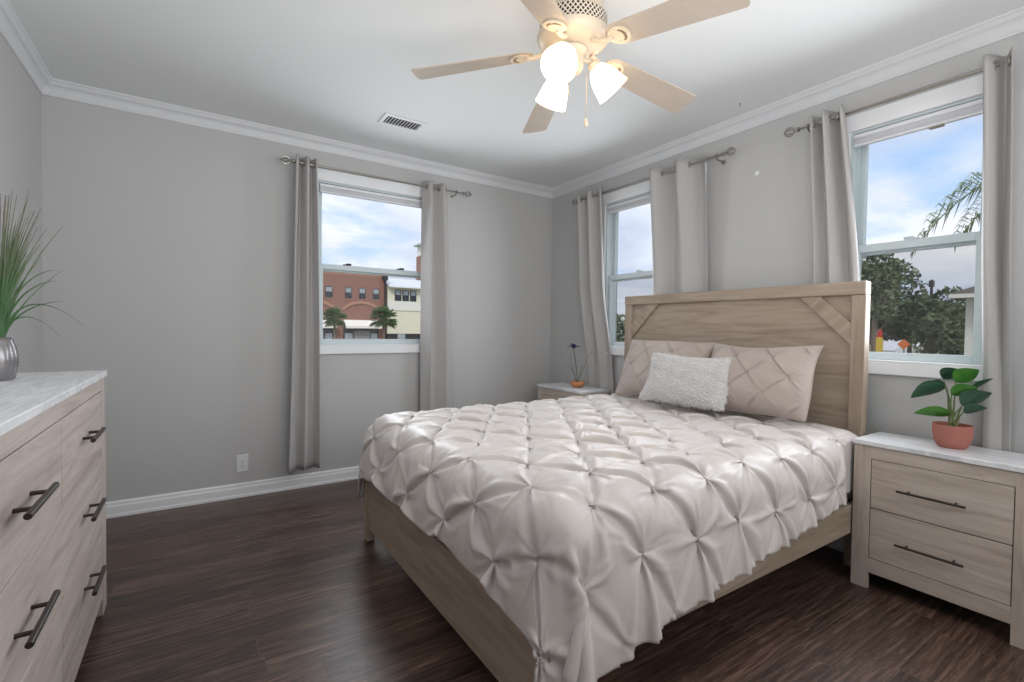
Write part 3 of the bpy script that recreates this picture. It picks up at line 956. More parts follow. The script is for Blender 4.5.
def fur_pillow():
    rng = np.random.default_rng(5)
    c, lean, yaw = np.array((2.440, 1.808, 0.908)), R(30), R(10)
    F, Bk, rx, up, nr = pillow('', None, c, 0.525, 0.325, 0.14, lean, yaw, '', '', sag=0.1, seed=2)
    t = MB().grid(F).grid(Bk).build('fluffy_pillow', M['fur'], at=(c[0], c[1], F[..., 2].min()), smooth=True, angle=None)
    ORG[t.name] = t.location.copy()
    tag(t, 'small white fluffy cushion leaning on the two blush pillows', 'cushion')
    verts, faces = [], []
    n, m_ = F.shape[:2]
    for k in range(8500):
        front = rng.random() < 0.70
        S = F if front else Bk
        i, j = rng.uniform(0, n - 1.01), rng.uniform(0, m_ - 1.01)
        i0, j0 = int(i), int(j)
        fi, fj = i - i0, j - j0
        p = (S[i0, j0] * (1 - fi) + S[i0 + 1, j0] * fi) * (1 - fj) + (S[i0, j0 + 1] * (1 - fi) + S[i0 + 1, j0 + 1] * fi) * fj
        nn = np.cross(S[i0 + 1, j0] - S[i0, j0], S[i0, j0 + 1] - S[i0, j0])
        nn = nn / (np.linalg.norm(nn) + 1e-12)
        if np.dot(nn, p - c) < 0: nn = -nn
        # a tapering lock of pile lying over towards the bottom of the cushion
        L = rng.uniform(0.010, 0.019)
        d = nn * 0.55 + rng.normal(0, 0.32, 3) - up * 0.45
        d /= np.linalg.norm(d)
        s1 = np.cross(d, rng.normal(0, 1, 3)); s1 /= np.linalg.norm(s1) + 1e-9
        s2 = np.cross(d, s1)
        w = rng.uniform(0.0022, 0.0040)
        tip = p + d * L + np.array([0, 0, -0.004])
        b = len(verts)
        for q, ww in ((p - nn * 0.003, w), (p + d * L * 0.5 + nn * 0.001, w * 0.8)):
            for t_ in range(4):
                verts.append(q + (s1 * math.cos(t_ * PI / 2) + s2 * math.sin(t_ * PI / 2)) * ww)
        verts.append(tip)
        for t_ in range(4):
            u_ = (t_ + 1) % 4
            faces += [(b + t_, b + u_, b + 4 + u_, b + 4 + t_), (b + 4 + t_, b + 4 + u_, b + 8)]
    MB().add(verts, faces).build('fur', M['fur'], t, smooth=True, angle=None)
    return t
fur_pillow()

# ------------------------------------------------------------------ bar handles
def bar_handle(parent, face_x, out, y0, y1, z, r=0.0065, inset=0.042):
    """a round bar on two posts; out is the way it stands off the drawer face"""
    xb = face_x + out * 0.034
    h = MB()
    h.tube([(xb, y0, z), (xb, y1, z)], r, 14)
    for yy in (min(y0, y1) + inset, max(y0, y1) - inset):
        h.tube([(face_x, yy, z), (xb, yy, z)], r * 0.72, 10)
    h.build('handle', M['bronze'], parent, smooth=True)

# ------------------------------------------------------------------ nightstands
NX0, NX1, NY0, NY1, NZ = 2.630, 2.926, 0.390, 1.000, 0.674
ns = thing('nightstand', ((NX0 + NX1) / 2, (NY0 + NY1) / 2, 0.0), 'light oak nightstand with two dark bar handles carrying the terracotta potted plant', 'nightstand', 'oak nightstands with marble tops')
box('top', M['marble_y'], NX0 - 0.010, NX1 + 0.004, NY0 - 0.004, NY1 + 0.004, NZ, NZ + 0.022, 0.002, parent=ns)['label'] = 'white marble patterned top'
for a in (NY0, NY1 - 0.068):
    box('front_post', M['ns_z'], NX0, NX0 + 0.022, a, a + 0.068, 0.0, NZ, 0.001, parent=ns)
for a in (NY0, NY1 - 0.018):
    box('side_panel', M['ns_z'], NX0 + 0.022, NX1, a, a + 0.018, 0.10, NZ, parent=ns)
for a in (NY0, NY1 - 0.05):
    box('leg', M['ns_z'], NX1 - 0.05, NX1, a, a + 0.05, 0.0, 0.10, parent=ns)
box('top_rail', M['ns_y'], NX0 + 0.001, NX0 + 0.021, NY0 + 0.068, NY1 - 0.068, 0.614, NZ, parent=ns)
box('apron', M['ns_y'], NX0 + 0.001, NX0 + 0.021, NY0 + 0.068, NY1 - 0.068, 0.079, 0.146, parent=ns)
box('back_panel', M['ns_y'], NX1 - 0.012, NX1, NY0 + 0.018, NY1 - 0.018, 0.10, NZ, parent=ns)
box('gap_shade_carcass', M['dark_slot'], NX0 + 0.0086, NX1 - 0.013, NY0 + 0.019, NY1 - 0.019, 0.135, NZ - 0.002, parent=ns)['label'] = 'dark inner block painting the shade in the drawer gaps'  # near-black colour stands in for shade between the drawer fronts
for z0, z1, hz in ((0.385, 0.611, 0.497), (0.149, 0.381, 0.256)):
    d = box('drawer', M['ns_y'], NX0 + 0.002, NX0 + 0.0082, NY0 + 0.071, NY1 - 0.071, z0, z1, 0.0015, parent=ns)
    bar_handle(d, NX0 + 0.002, -1, 0.592, 0.822, hz, 0.0055, 0.036)
ns2 = dup(ns, (ns.location.x, ns.location.y + 2.545, 0.0), 'light oak nightstand in the far corner carrying the orange bowl with the blue flower')

# ------------------------------------------------------------------ dresser
RX0, RX1, RY0, RY1, RZ = -0.728, -0.318, 1.020, 2.624, 0.974
dr = thing('dresser', ((RX0 + RX1) / 2, (RY0 + RY1) / 2, 0.0), 'light oak dresser with dark bar handles and a marble top along the left wall', 'dresser')
box('top', M['marble_y'], RX0 - 0.002, RX1 + 0.006, RY0 - 0.008, RY1 + 0.010, RZ, RZ + 0.024, 0.002, parent=dr)['label'] = 'white marble patterned top'
for a, wd_ in ((RY0, 0.095), (RY1 - 0.092, 0.092)):
    box('front_post', M['dr_z'], RX1 - 0.022, RX1, a, a + wd_, 0.0, RZ, 0.001, parent=dr)
for a in (RY0, RY1 - 0.018):
    box('side_panel', M['dr_z'], RX0, RX1 - 0.022, a, a + 0.018, 0.08, RZ, parent=dr)
for a in (RY0, RY1 - 0.05):
    box('leg', M['dr_z'], RX0, RX0 + 0.05, a, a + 0.05, 0.0, 0.08, parent=dr)
ya, yb = RY0 + 0.0955, RY1 - 0.0925
box('top_rail', M['dr_y'], RX1 - 0.021, RX1 - 0.001, ya, yb, 0.924, RZ, parent=dr)
box('apron', M['dr_y'], RX1 - 0.021, RX1 - 0.001, ya, yb, 0.072, 0.118, parent=dr)
box('back_panel', M['dr_y'], RX0, RX0 + 0.012, RY0 + 0.018, RY1 - 0.018, 0.08, RZ, parent=dr)
box('gap_shade_carcass', M['dark_slot'], RX0 + 0.013, RX1 - 0.0085, RY0 + 0.019, RY1 - 0.019, 0.10, RZ - 0.002, parent=dr)['label'] = 'dark inner block painting the shade in the drawer gaps'  # coloured dark so the drawer gaps look shaded
yc = 1.838
for (y0, y1), (z0, z1), hs in (((yc + 0.0038, yb - 0.002), (0.665, 0.9195), [(2.090, 2.310, 0.805)]),
                               ((ya + 0.002, yc - 0.0038), (0.665, 0.9195), [(1.345, 1.580, 0.800)]),
                               ((ya + 0.002, yb - 0.002), (0.412, 0.662), [(2.090, 2.310, 0.540), (1.345, 1.580, 0.534)]),
                               ((yc + 0.0038, yb - 0.002), (0.121, 0.409), [(2.095, 2.310, 0.286)]),
                               ((ya + 0.002, yc - 0.0038), (0.121, 0.409), [(1.345, 1.580, 0.27)])):
    d = box('drawer', M['dr_y'], RX1 - 0.0080, RX1 - 0.0012, y0, y1, z0, z1, 0.001, parent=dr)
    for h0, h1, hz in hs:
        bar_handle(d, RX1 - 0.0012, 1, h0, h1, hz, 0.0072, 0.055)

# ------------------------------------------------------------------ plants
def leaf_mat(name, c0, c1, rough=0.4, scale=9.0):
    def f(nt, p):
        v = nt.obj()
        nt.set(p, 'Base Color', nt.mix(nt.noise(v, scale, 3.0, 0.6), c0, c1))
        p.inputs['Subsurface Weight'].default_value = 0.0
    return mat(name, rough=rough, spec=0.4, build=f)
M['leaf_dark'] = leaf_mat('dark_green_leaf', srgb(26, 62, 46), srgb(66, 106, 78), 0.3, 26)
M['leaf_light'] = leaf_mat('bright_green_leaf', srgb(44, 104, 38), srgb(92, 150, 66), 0.3, 26)
M['stem'] = leaf_mat('green_stem', srgb(86, 104, 62), srgb(120, 134, 84), 0.5)
M['soil'] = mat('potting_soil', srgb(52, 42, 34), 0.95, build=paint_build(60, 0.6, 0.01))
M['terracotta'] = mat('terracotta', srgb(176, 116, 104), 0.75, spec=0.2, build=paint_build(70, 0.2, 0.003))

def leaf_mesh(b, base, tip, width, droop=0.15, fold=0.25, side=None, n=12, prof=None):
    """a pointed leaf blade bent along its midrib"""
    base, tip = Vector(base), Vector(tip)
    ax = tip - base
    L = ax.length
    ax.normalize()
    s = Vector(side) if side is not None else ax.cross(Vector((0, 0, 1)))
    s = (s - ax * s.dot(ax)).normalized()
    nrm = s.cross(ax).normalized()
    if nrm.z < 0: nrm = -nrm
    rows = []
    for i in range(n + 1):
        t = i / n
        w = width / 2 * (prof(t) if prof else (math.sin(PI * min(1, t * 0.96 + 0.02) ** 0.72)) ** 0.85)
        mid = base + ax * (L * t) + nrm * (droop * L * (math.sin(PI * t) * 0.6))
        rows.append([mid + s * (w * k) + nrm * (abs(k) * w * fold) for k in (-1, -0.5, 0, 0.5, 1)])
    b.grid(np.array([[list(p) for p in r] for r in rows]))

# plant in the fluted terracotta pot on the near nightstand
PC = Vector((2.808, 0.692, NZ + 0.022))
pp = thing('potted_plant', PC, 'small broad-leaved green plant in a ribbed terracotta pot on the near nightstand', 'potted plant')
prof = [(0.0, 0.0), (0.042, 0.0), (0.052, 0.008), (0.061, 0.025), (0.067, 0.055), (0.0695, 0.096), (0.0695, 0.103), (0.063, 0.103), (0.061, 0.066), (0.0, 0.062)]
vs_, fs_ = [], []
SEG = 144
for i, (r, hgt) in enumerate(prof):
    for k in range(SEG):
        th = 2 * PI * k / SEG
        rr = r - (0.0016 * (0.5 + 0.5 * math.cos(th * 36)) if 2 <= i <= 5 else 0)
        vs_.append((PC.x + rr * math.cos(th), PC.y + rr * math.sin(th), PC.z + hgt))
for i in range(len(prof) - 1):
    for k in range(SEG):
        fs_.append((i * SEG + k, i * SEG + (k + 1) % SEG, (i + 1) * SEG + (k + 1) % SEG, (i + 1) * SEG + k))
MB().add(vs_, fs_).build('pot', M['terracotta'], pp, smooth=True)['label'] = 'ribbed terracotta pot'
MB().lathe([(0.0, 0.082), (0.04, 0.084), (0.0610, 0.080)], PC, seg=32).build('soil', M['soil'], pp, smooth=True)
# (leaf base, tip, width, light?)  offsets from the pot's base: (x, y, z)
LEAVES = [((0.00, -0.005, 0.292), (-0.015, -0.082, 0.352), 0.058, True), ((-0.01, 0.005, 0.236), (-0.03, -0.085, 0.278), 0.048, True),
          ((0.00, 0.030, 0.270), (-0.03, 0.142, 0.205), 0.070, False), ((-0.01, 0.004, 0.150), (-0.03, 0.130, 0.135), 0.045, True),
          ((0.00, -0.030, 0.190), (0.01, -0.120, 0.255), 0.078, False), ((0.03, 0.045, 0.300), (0.02, -0.020, 0.345), 0.062, False),
          ((0.03, -0.052, 0.262), (0.03, -0.118, 0.316), 0.022, False), ((0.03, 0.030, 0.255), (0.05, 0.100, 0.275), 0.05, False),
          ((0.02, -0.03, 0.16), (0.04, -0.100, 0.185), 0.05, False)]
lb, ld, sb = MB(), MB(), MB()
for i, (a, t, w, light) in enumerate(LEAVES):
    a, t = PC + Vector(a), PC + Vector(t)
    sd = Vector((-0.55, 0.0, 0.83)) if light else Vector((-0.75, 0.1, 0.65))
    one = MB()
    leaf_mesh(one, a, t, w * 1.35, 0.10, 0.28, sd)
    leafo = one.build('leaf', M['leaf_light'] if light else M['leaf_dark'], pp, smooth=True, angle=None)
    leafo['label'] = 'bright green leaf' if light else 'dark green leaf'
    root = PC + Vector((0.004 * math.cos(i * 2.1), 0.012 * math.sin(i * 2.1), 0.082))
    sb.tube([root, root.lerp(a, 0.5) + Vector((0, 0, 0.02)), a], [0.0036, 0.003, 0.0022], 8)
sb.build('stems', M['stem'], pp, smooth=True)

# blue flower in the orange bowl on the far nightstand
FC = Vector((2.790, 3.180, NZ + 0.022))
fp = thing('flower_bowl', FC, 'single blue flower with thin leaves in a low orange bowl on the far nightstand', 'flower')
M['orange'] = mat('orange_glaze', srgb(206, 138, 92), 0.5, build=paint_build(40, 0.1, 0.003))
MB().lathe([(0.0, 0.0), (0.034, 0.0), (0.046, 0.008), (0.058, 0.024), (0.062, 0.040), (0.058, 0.050), (0.052, 0.052), (0.048, 0.044), (0.040, 0.034), (0.0, 0.030)], FC, seg=40).build('bowl', M['orange'], fp, smooth=True)['label'] = 'shallow orange bowl'
MB().lathe([(0.0, 0.044), (0.03, 0.044), (0.050, 0.039)], FC, seg=24).build('moss', M['soil'], fp, smooth=True)
M['petal'] = leaf_mat('blue_petal', srgb(52, 58, 98), srgb(84, 92, 140), 0.6)
M['olive'] = leaf_mat('olive_blade', srgb(84, 82, 62), srgb(112, 108, 84), 0.6)
def bent(points, n=14):
    pts = [Vector(p) for p in points]
    out = []
    for i in range(n + 1):
        t = i / n
        a = [p.copy() for p in pts]
        while len(a) > 1:
            a = [a[k].lerp(a[k + 1], t) for k in range(len(a) - 1)]
        out.append(a[0])
    return out
fs1 = FC + Vector((-0.01, 0.045, 0.335))
st_ = MB()
st_.tube(bent([FC + Vector((0, 0.0, 0.04)), FC + Vector((0, 0.02, 0.2)), fs1]), 0.003, 8)
st_.tube(bent([FC + Vector((0, -0.01, 0.04)), FC + Vector((0, -0.03, 0.12)), FC + Vector((0, -0.055, 0.19))]), 0.002, 6)
st_.build('stem', M['olive'], fp, smooth=True)
for pts_, w in (([(0, 0.0, 0.04), (0.0, -0.10, 0.20), (0.0, -0.13, 0.33), (0.0, -0.20, 0.345), (0.0, -0.195, 0.27)], 0.014), ([(0, 0.0, 0.04), (0, 0.07, 0.12), (0, 0.06, 0.20), (0, 0.14, 0.185), (0, 0.16, 0.18)], 0.013), ([(0, 0.01, 0.04), (0, 0.11, 0.2), (0, 0.10, 0.33), (0, 0.125, 0.27)], 0.006)):
    cv = bent([FC + Vector(p) for p in pts_], 20)
    rows = []
    for i, p in enumerate(cv):
        ww = w * (1 - (i / 20) ** 3) + 0.0008
        rows.append([p + Vector((-ww * 0.5, -ww * 0.35, 0)), p + Vector((0, 0, 0.002)), p + Vector((ww * 0.5, ww * 0.35, 0))])
    MB().grid(np.array([[list(q) for q in r] for r in rows])).build('leaf', M['olive'], fp, smooth=True, angle=None)
for k in range(7):
    th = 2 * PI * k / 7 + 0.3
    one = MB()
    upz = (0.012, 0.045, 0.022)[k % 3]
    leaf_mesh(one, fs1, fs1 + Vector((0.065 * math.cos(th), 0.072 * math.sin(th), upz)), 0.032, 0.3, 0.3)
    one.build('petal', M['petal'], fp, smooth=True, angle=None)
MB().ball(fs1 + Vector((0, 0, 0.006)), 0.008).build('flower_centre', M['leaf_dark'], fp, smooth=True)

# grass in the grey vase on the dresser
VC = Vector((-0.556, 2.300, RZ + 0.024))
gp = thing('vase_of_grass', VC, 'tall artificial grass in a dark silver ribbed vase on the dresser', 'plant')
M['vase'] = mat('mercury_grey_glaze', srgb(128, 126, 128), 0.25, metal=0.55)
pv = [(0.0, 0.0), (0.030, 0.0)]
for k in range(23):
    t = k / 22
    r = 0.031 + 0.019 * math.sin(PI * min(1, t * 0.80 + 0.13)) ** 0.9
    pv.append((r + (0.0010 if k % 2 else -0.0006), 0.003 + 0.138 * t))
pv += [(0.030, 0.146), (0.025, 0.143), (0.025, 0.11), (0.0, 0.108)]
MB().lathe(pv, VC, seg=40).build('vase', M['vase'], gp, smooth=True, angle=60)['label'] = 'dark silver ribbed vase'
def grass_mat():
    def f(nt, p):
        tcn = nt.n('ShaderNodeTexCoord')
        sp = nt.n('ShaderNodeSeparateXYZ', {'Vector': tcn.outputs['Object']})
        nz = nt.noise(nt.obj(scale=(40, 40, 2)), 3.0, 2.0, 0.5)
        zz = nt.math('ADD', nt.math('MULTIPLY', sp.outputs[2], 1.5), nt.math('MULTIPLY', nt.math('SUBTRACT', nz, 0.5), 0.9))
        nt.set(p, 'Base Color', nt.ramp(zz, [(0.15, srgb(42, 88, 44)), (0.5, srgb(70, 100, 60)), (0.8, srgb(96, 98, 76)), (1.0, srgb(104, 88, 78))]).outputs[0])
    return mat('artificial_grass', rough=0.55, build=f)
M['grass'] = grass_mat()
rng = random.Random(11)
gb = MB()
def blade(pts_, w):
    cv = bent(pts_, 16)
    rows = []
    for i, p in enumerate(cv):
        ww = w * (1 - (i / 16) ** 2.2) + 0.0005
        t = cv[min(i + 1, 16)] - cv[max(i - 1, 0)]
        s = t.cross(Vector((0.55, -0.83, 0.1)))
        if s.length < 1e-6: s = Vector((1, 0, 0))
        s = s.normalized().lerp(Vector((0.83, 0.55, 0)), 0.5).normalized()
        rows.append([p - s * ww / 2, p + Vector((-0.0008, -0.001, 0)), p + s * ww / 2])
    gb.grid(np.array([[list(q) for q in r] for r in rows]))
neck = VC + Vector((0, 0, 0.125))
for k in range(105):
    az = rng.uniform(0, 2 * PI)
    lean = abs(rng.gauss(0, 0.075))
    hh = rng.uniform(0.25, 0.53)
    d = Vector((math.cos(az), math.sin(az), 0))
    if d.x < 0: lean *= 0.45
    r0 = neck + d * rng.uniform(0, 0.016)
    blade([r0, r0 + d * lean * 0.15 + Vector((0, 0, hh * 0.5)), r0 + d * lean * 1.0 + Vector((0, 0, hh))], rng.uniform(0.0042, 0.0075))
for end in ((0.220, 0.0, 0.185, 0.26), (0.145, 0.02, 0.385, 0.10), (0.110, -0.01, 0.47, 0.0), (0.165, 0.0, 0.275, 0.05), (0.150, 0.03, 0.15, 0.20), (0.155, -0.02, 0.345, 0.08), (0.10, 0.05, 0.43, 0.0), (0.085, 0.0, 0.50, 0.0), (0.05, -0.03, 0.52, 0.0)):
    ex, ey, ez, arch = end
    p0 = neck + Vector((0.01, 0, 0))
    p3 = VC + Vector((ex, ey, ez))
    blade([p0, p0 + Vector((ex * 0.10, 0, (ez - 0.12) * 0.5 + arch * 0.55)), p0 + Vector((ex * 0.55, ey, (ez - 0.125) * 0.8 + arch * 0.45)), p3], 0.0062)
gb.build('grass_blades', M['grass'], gp, smooth=True, angle=None)['kind'] = 'stuff'

# ------------------------------------------------------------------ outlet, vent, hook, wall spot
ot = thing('wall_outlet', (0.271, DY, 0.235), 'white double wall outlet low on the wall left of the curtain', 'outlet')
MB().box(0.271 - 0.037, 0.271 + 0.037, DY - 0.006, DY, 0.175, 0.295, 0.003).build('plate', M['plastic'], ot, smooth=True)
for zc_ in (0.2145, 0.2555):
    rc = MB().prism([(0.271 + 0.0165 * math.cos(t) * (1 if abs(math.cos(t)) < 0.8 else 1.0), zc_ + 0.0145 * math.sin(t)) for t in [2 * PI * k / 24 for k in range(24)]], 'y', DY - 0.0085, DY - 0.006).build('socket', M['plastic'], ot)
    s3 = MB()
    s3.box(0.271 - 0.0075, 0.271 - 0.0055, DY - 0.0090, DY - 0.0084, zc_ - 0.002, zc_ + 0.006)
    s3.box(0.271 + 0.0055, 0.271 + 0.0075, DY - 0.0090, DY - 0.0084, zc_ - 0.002, zc_ + 0.006)
    s3.box(0.271 - 0.002, 0.271 + 0.002, DY - 0.0090, DY - 0.0084, zc_ - 0.009, zc_ - 0.005)
    s3.build('slots', M['dark_slot'], rc)
MB().lathe([(0.0, 0.0), (0.003, 0.0), (0.002, 0.0015)], (0.271, DY - 0.006, 0.235), (0, -1, 0), 10).build('screw', M['nickel'], ot, smooth=True)

VX0, VX1, VY0, VY1 = 1.030, 1.318, 3.080, 3.250
vt = thing('ceiling_vent', ((VX0 + VX1) / 2, (VY0 + VY1) / 2, H), 'white louvred air vent on the ceiling in front of the window wall', 'vent')
b = MB()
for a in ((VX0, VX1, VY0, VY0 + 0.026), (VX0, VX1, VY1 - 0.026, VY1), (VX0, VX0 + 0.026, VY0 + 0.026, VY1 - 0.026), (VX1 - 0.026, VX1, VY0 + 0.026, VY1 - 0.026)):
    b.box(*a, H - 0.008, H, 0.002)
b.build('frame', M['plastic'], vt, smooth=True)
box('duct', M['dark_slot'], VX0 + 0.02, VX1 - 0.02, VY0 + 0.02, VY1 - 0.02, H - 0.0012, H, parent=vt)['label'] = 'dark opening behind the louvres'
for k in range(11):
    xx = VX0 + 0.038 + k * 0.0212
    MB().prism([(xx - 0.002, H - 0.0075), (xx - 0.0005, H - 0.0080), (xx + 0.0075, H - 0.0016), (xx + 0.006, H - 0.0014)], 'y', VY0 + 0.026, VY1 - 0.026).build('louvre', M['plastic'], vt)
hk = MB()
hk.lathe([(0.0, 0.0), (0.005, 0.0), (0.005, 0.002), (0.002, 0.004)], (2.765, 1.712, H), (0, 0, -1), 12)
hk.tube([(2.765, 1.712, H - 0.004)] + [(2.765 + 0.004 * math.sin(t), 1.712, H - 0.009 + 0.004 * math.cos(t)) for t in [k * 0.45 for k in range(11)]], 0.0015, 6)
tag(hk.build('ceiling_hook', M['nickel'], at=(2.765, 1.712, H), smooth=True), 'tiny metal hook screwed into the ceiling near the bed wall', 'hook')
wp = MB().lathe([(0.0, 0.0), (0.015, 0.0), (0.013, 0.003), (0.0, 0.0042)], (DX, 1.715, 2.205), (-1, 0, 0), 20)  # plain disc for a small white blob of unknown nature
tag(wp.build('wall_spot', M['plastic'], at=(DX, 1.715, 2.205), smooth=True), 'small round white spot on the wall above the headboard', 'cover')

# ------------------------------------------------------------------ ceiling fan
FX, FY = 1.331, 1.582
fan = thing('ceiling_fan', (FX, FY, H), 'cream five-blade ceiling fan with three lit bell shades and pull chains', 'ceiling fan')
M['cream'] = mat('cream_enamel', srgb(206, 192, 172), 0.35)
M['slot'] = mat('brown_slot_shade', srgb(120, 100, 80), 0.6)  # brown that stands for shade inside the blade iron slots
M['blade'] = mat('bleached_wood_blade', rough=0.4, build=wood_build('x', (0, 0, 0), (srgb(172, 160, 148), srgb(177, 165, 153), srgb(182, 170, 158))))
def vent_band(nt, p):
    tcn = nt.n('ShaderNodeTexCoord')
    sp = nt.n('ShaderNodeSeparateXYZ', {'Vector': tcn.outputs['Object']})
    an = nt.math('MULTIPLY', nt.math('ARCTAN2', sp.outputs[1], sp.outputs[0]), 44 / (2 * PI))
    zz = nt.math('MULTIPLY', sp.outputs[2], 44.0)
    a = nt.math('PINGPONG', nt.math('ADD', an, zz), 0.5); c = nt.math('PINGPONG', nt.math('SUBTRACT', an, zz), 0.5)
    lat = nt.math('MINIMUM', a, c)
    nt.set(p, 'Base Color', nt.ramp(lat, [(0.11, srgb(226, 212, 194)), (0.17, srgb(48, 42, 38))]).outputs[0])
M['vent_band'] = mat('pierced_vent_band', rough=0.4, build=vent_band)
MB().lathe([(0.0, 0.0), (0.120, 0.0), (0.124, -0.006), (0.122, -0.074), (0.132, -0.090), (0.140, -0.094), (0.0, -0.094)], (FX, FY, H), seg=64).build('ceiling_plate', M['cream'], fan, smooth=True)
MB().lathe([(0.0, -0.094), (0.1415, -0.094), (0.1415, -0.150), (0.0, -0.150)], (FX, FY, H), seg=96).build('vent_ring', M['vent_band'], fan, smooth=True)['label'] = 'pierced ring of dark diamond slots'
MB().lathe([(0.0, -0.150), (0.143, -0.150), (0.151, -0.156), (0.151, -0.168), (0.143, -0.182), (0.124, -0.195), (0.095, -0.204), (0.070, -0.208), (0.0, -0.208)], (FX, FY, H), seg=64).build('motor_housing', M['cream'], fan, smooth=True)
MB().lathe([(0.0, -0.2085), (0.058, -0.2085), (0.062, -0.216), (0.058, -0.228), (0.046, -0.238), (0.046, -0.278), (0.040, -0.296), (0.028, -0.308), (0.0, -0.312)], (FX, FY, H), seg=48).build('switch_housing', M['cream'], fan, smooth=True)
TH0 = -4.3
def fan_blade(th):
    ca, sa = math.cos(th), math.sin(th)
    def W(r, s, z):
        return (FX + ca * r - sa * s, FY + sa * r + ca * s, H + z)
    pitch = R(12)
    outline = []
    r0, r1 = 0.165, 0.685
    for k in range(9):
        t = PI / 2 + PI * k / 8
        outline.append((r0 + 0.055 + 0.055 * math.cos(t), -0.056 * math.sin(t)))
    outline = outline[::1]
    tip = [(r1 - 0.012, 0.0700), (r1, 0.058), (r1 + 0.002, 0.0), (r1, -0.058), (r1 - 0.012, -0.0700)]
    poly = outline + tip
    vs_, m = [], len(poly)
    for dz in (0.0, 0.0055):
        for r, s in poly:
            droop = -0.222 - 0.105 * (r - 0.12)
            vs_.append(W(r, s * math.cos(pitch), droop - s * math.sin(pitch) + dz))
    fs = [tuple(range(m))[::-1], tuple(range(m, 2 * m))] + [(i, (i + 1) % m, m + (i + 1) % m, m + i) for i in range(m)]
    bo = MB().add(vs_, fs).build('blade', M['blade'], fan)
    ir = MB()
    def wz(r, s, dz=0.0):
        return W(r, s * math.cos(pitch), -0.222 - 0.105 * (r - 0.12) - s * math.sin(pitch) + dz)
    ir.tube([W(0.098, 0, -0.204), W(0.128, 0, -0.222), wz(0.165, 0, -0.006), wz(0.195, 0, -0.005)], [0.012, 0.010, 0.011, 0.010], 10)
    # rounded paddle screwed under the blade, a brown crescent painting the shade in its slot
    out = [(0.222 + 0.046 * math.cos(t), 0.046 * math.sin(t)) for t in [2 * PI * q / 28 for q in range(28)]]
    ir.add([wz(r, s, -0.0065) for r, s in out] + [wz(r, s, -0.0005) for r, s in out], [tuple(range(28))[::-1], tuple(range(28, 56))] + [(q, (q + 1) % 28, 28 + (q + 1) % 28, 28 + q) for q in range(28)])
    for r_, s_k in ((0.212, 0.030), (0.212, -0.030), (0.258, 0.0)):
        ir.lathe([(0.0, 0.0), (0.0055, 0.0), (0.004, 0.003)], wz(r_, s_k, -0.0065), (0, 0, -1), 10)
    cres = [(0.222 + 0.031 * math.cos(t), 0.034 * math.sin(t)) for t in [-1.15 + 2.3 * q / 10 for q in range(11)]] + [(0.216 + 0.025 * math.cos(t), 0.031 * math.sin(t)) for t in [1.15 - 2.3 * q / 10 for q in range(11)]]
    ir.build('blade_iron', M['cream'], bo, smooth=True)
    MB().add([wz(r, s, -0.0074) for r, s in cres] + [wz(r, s, -0.0060) for r, s in cres], [tuple(range(22))[::-1], tuple(range(22, 44))] + [(q, (q + 1) % 22, 22 + (q + 1) % 22, 22 + q) for q in range(22)]).build('iron_slot_shade', M['slot'], bo)
for k in range(5):
    fan_blade(R(TH0 + 72 * k))

def shade_mat():
    m = bpy.data.materials.new('lit_frosted_glass'); m.use_nodes = True
    nt = NT(m.node_tree)
    p = m.node_tree.nodes['Principled BSDF']
    p.inputs['Base Color'].default_value = (0.9, 0.86, 0.78, 1)
    p.inputs['Roughness'].default_value = 0.4
    p.inputs['Emission Color'].default_value = (1.0, 0.70, 0.38, 1)
    p.inputs['Emission Strength'].default_value = SHADE_EMIT
    return m
SHADE_EMIT = 3.0
M['shade'] = shade_mat()
for az in (-147.0, -24.0, 82.0):
    d = Vector((math.cos(R(az)), math.sin(R(az)), 0))
    ax = (d * math.cos(R(48)) + Vector((0, 0, -1)) * math.sin(R(48))).normalized()
    j = Vector((FX, FY, H - 0.246)) + d * 0.041
    nk = j + d * 0.046 + Vector((0, 0, -0.012))
    arm = MB().tube([j - d * 0.01, j + d * 0.024 + Vector((0, 0, -0.002)), nk], 0.009, 10)
    arm.lathe([(0.012, -0.008), (0.024, 0.0), (0.027, 0.010), (0.027, 0.026), (0.024, 0.026)], nk, ax, 24)
    lo = arm.build('lamp_arm', M['cream'], fan, smooth=True)
    c0 = nk + ax * 0.018
    MB().lathe([(r_ * 0.92, h_ * 0.92) for r_, h_ in [(0.026, 0.0), (0.035, 0.008), (0.050, 0.028), (0.061, 0.056), (0.068, 0.086), (0.073, 0.114), (0.079, 0.136), (0.076, 0.136), (0.070, 0.114), (0.065, 0.086), (0.058, 0.056), (0.047, 0.028), (0.028, 0.009)]], c0, ax, 40, closed=True).build('lamp_shade', M['shade'], lo, smooth=True, angle=None)
    MB().lathe([(0.0, 0.012), (0.012, 0.014), (0.014, 0.030), (0.024, 0.052), (0.028, 0.070), (0.024, 0.088), (0.012, 0.098), (0.0, 0.100)], c0, ax, 20).build('bulb', M['shade'], lo, smooth=True, angle=None)
def chain(dx, dy, z1, knob):
    c = MB().tube([(FX + dx, FY + dy, H - 0.296), (FX + dx, FY + dy, z1)], 0.0014, 6)
    k = 0
    z = H - 0.305
    while z > z1:
        c.ball((FX + dx, FY + dy, z), 0.0023, 6, 4); z -= 0.0075
    co = c.build('pull_chain', M['nickel'], fan, smooth=True)
    if knob:
        MB().lathe([(0.0, 0.0), (0.004, -0.002), (0.007, -0.012), (0.010, -0.022), (0.010, -0.030), (0.006, -0.036), (0.0, -0.037)], (FX + dx, FY + dy, z1), seg=16).build('pull_knob', M['cream'], co, smooth=True)
chain(0.062, -0.020, 2.100, True)
chain(0.000, 0.024, 2.185, False)

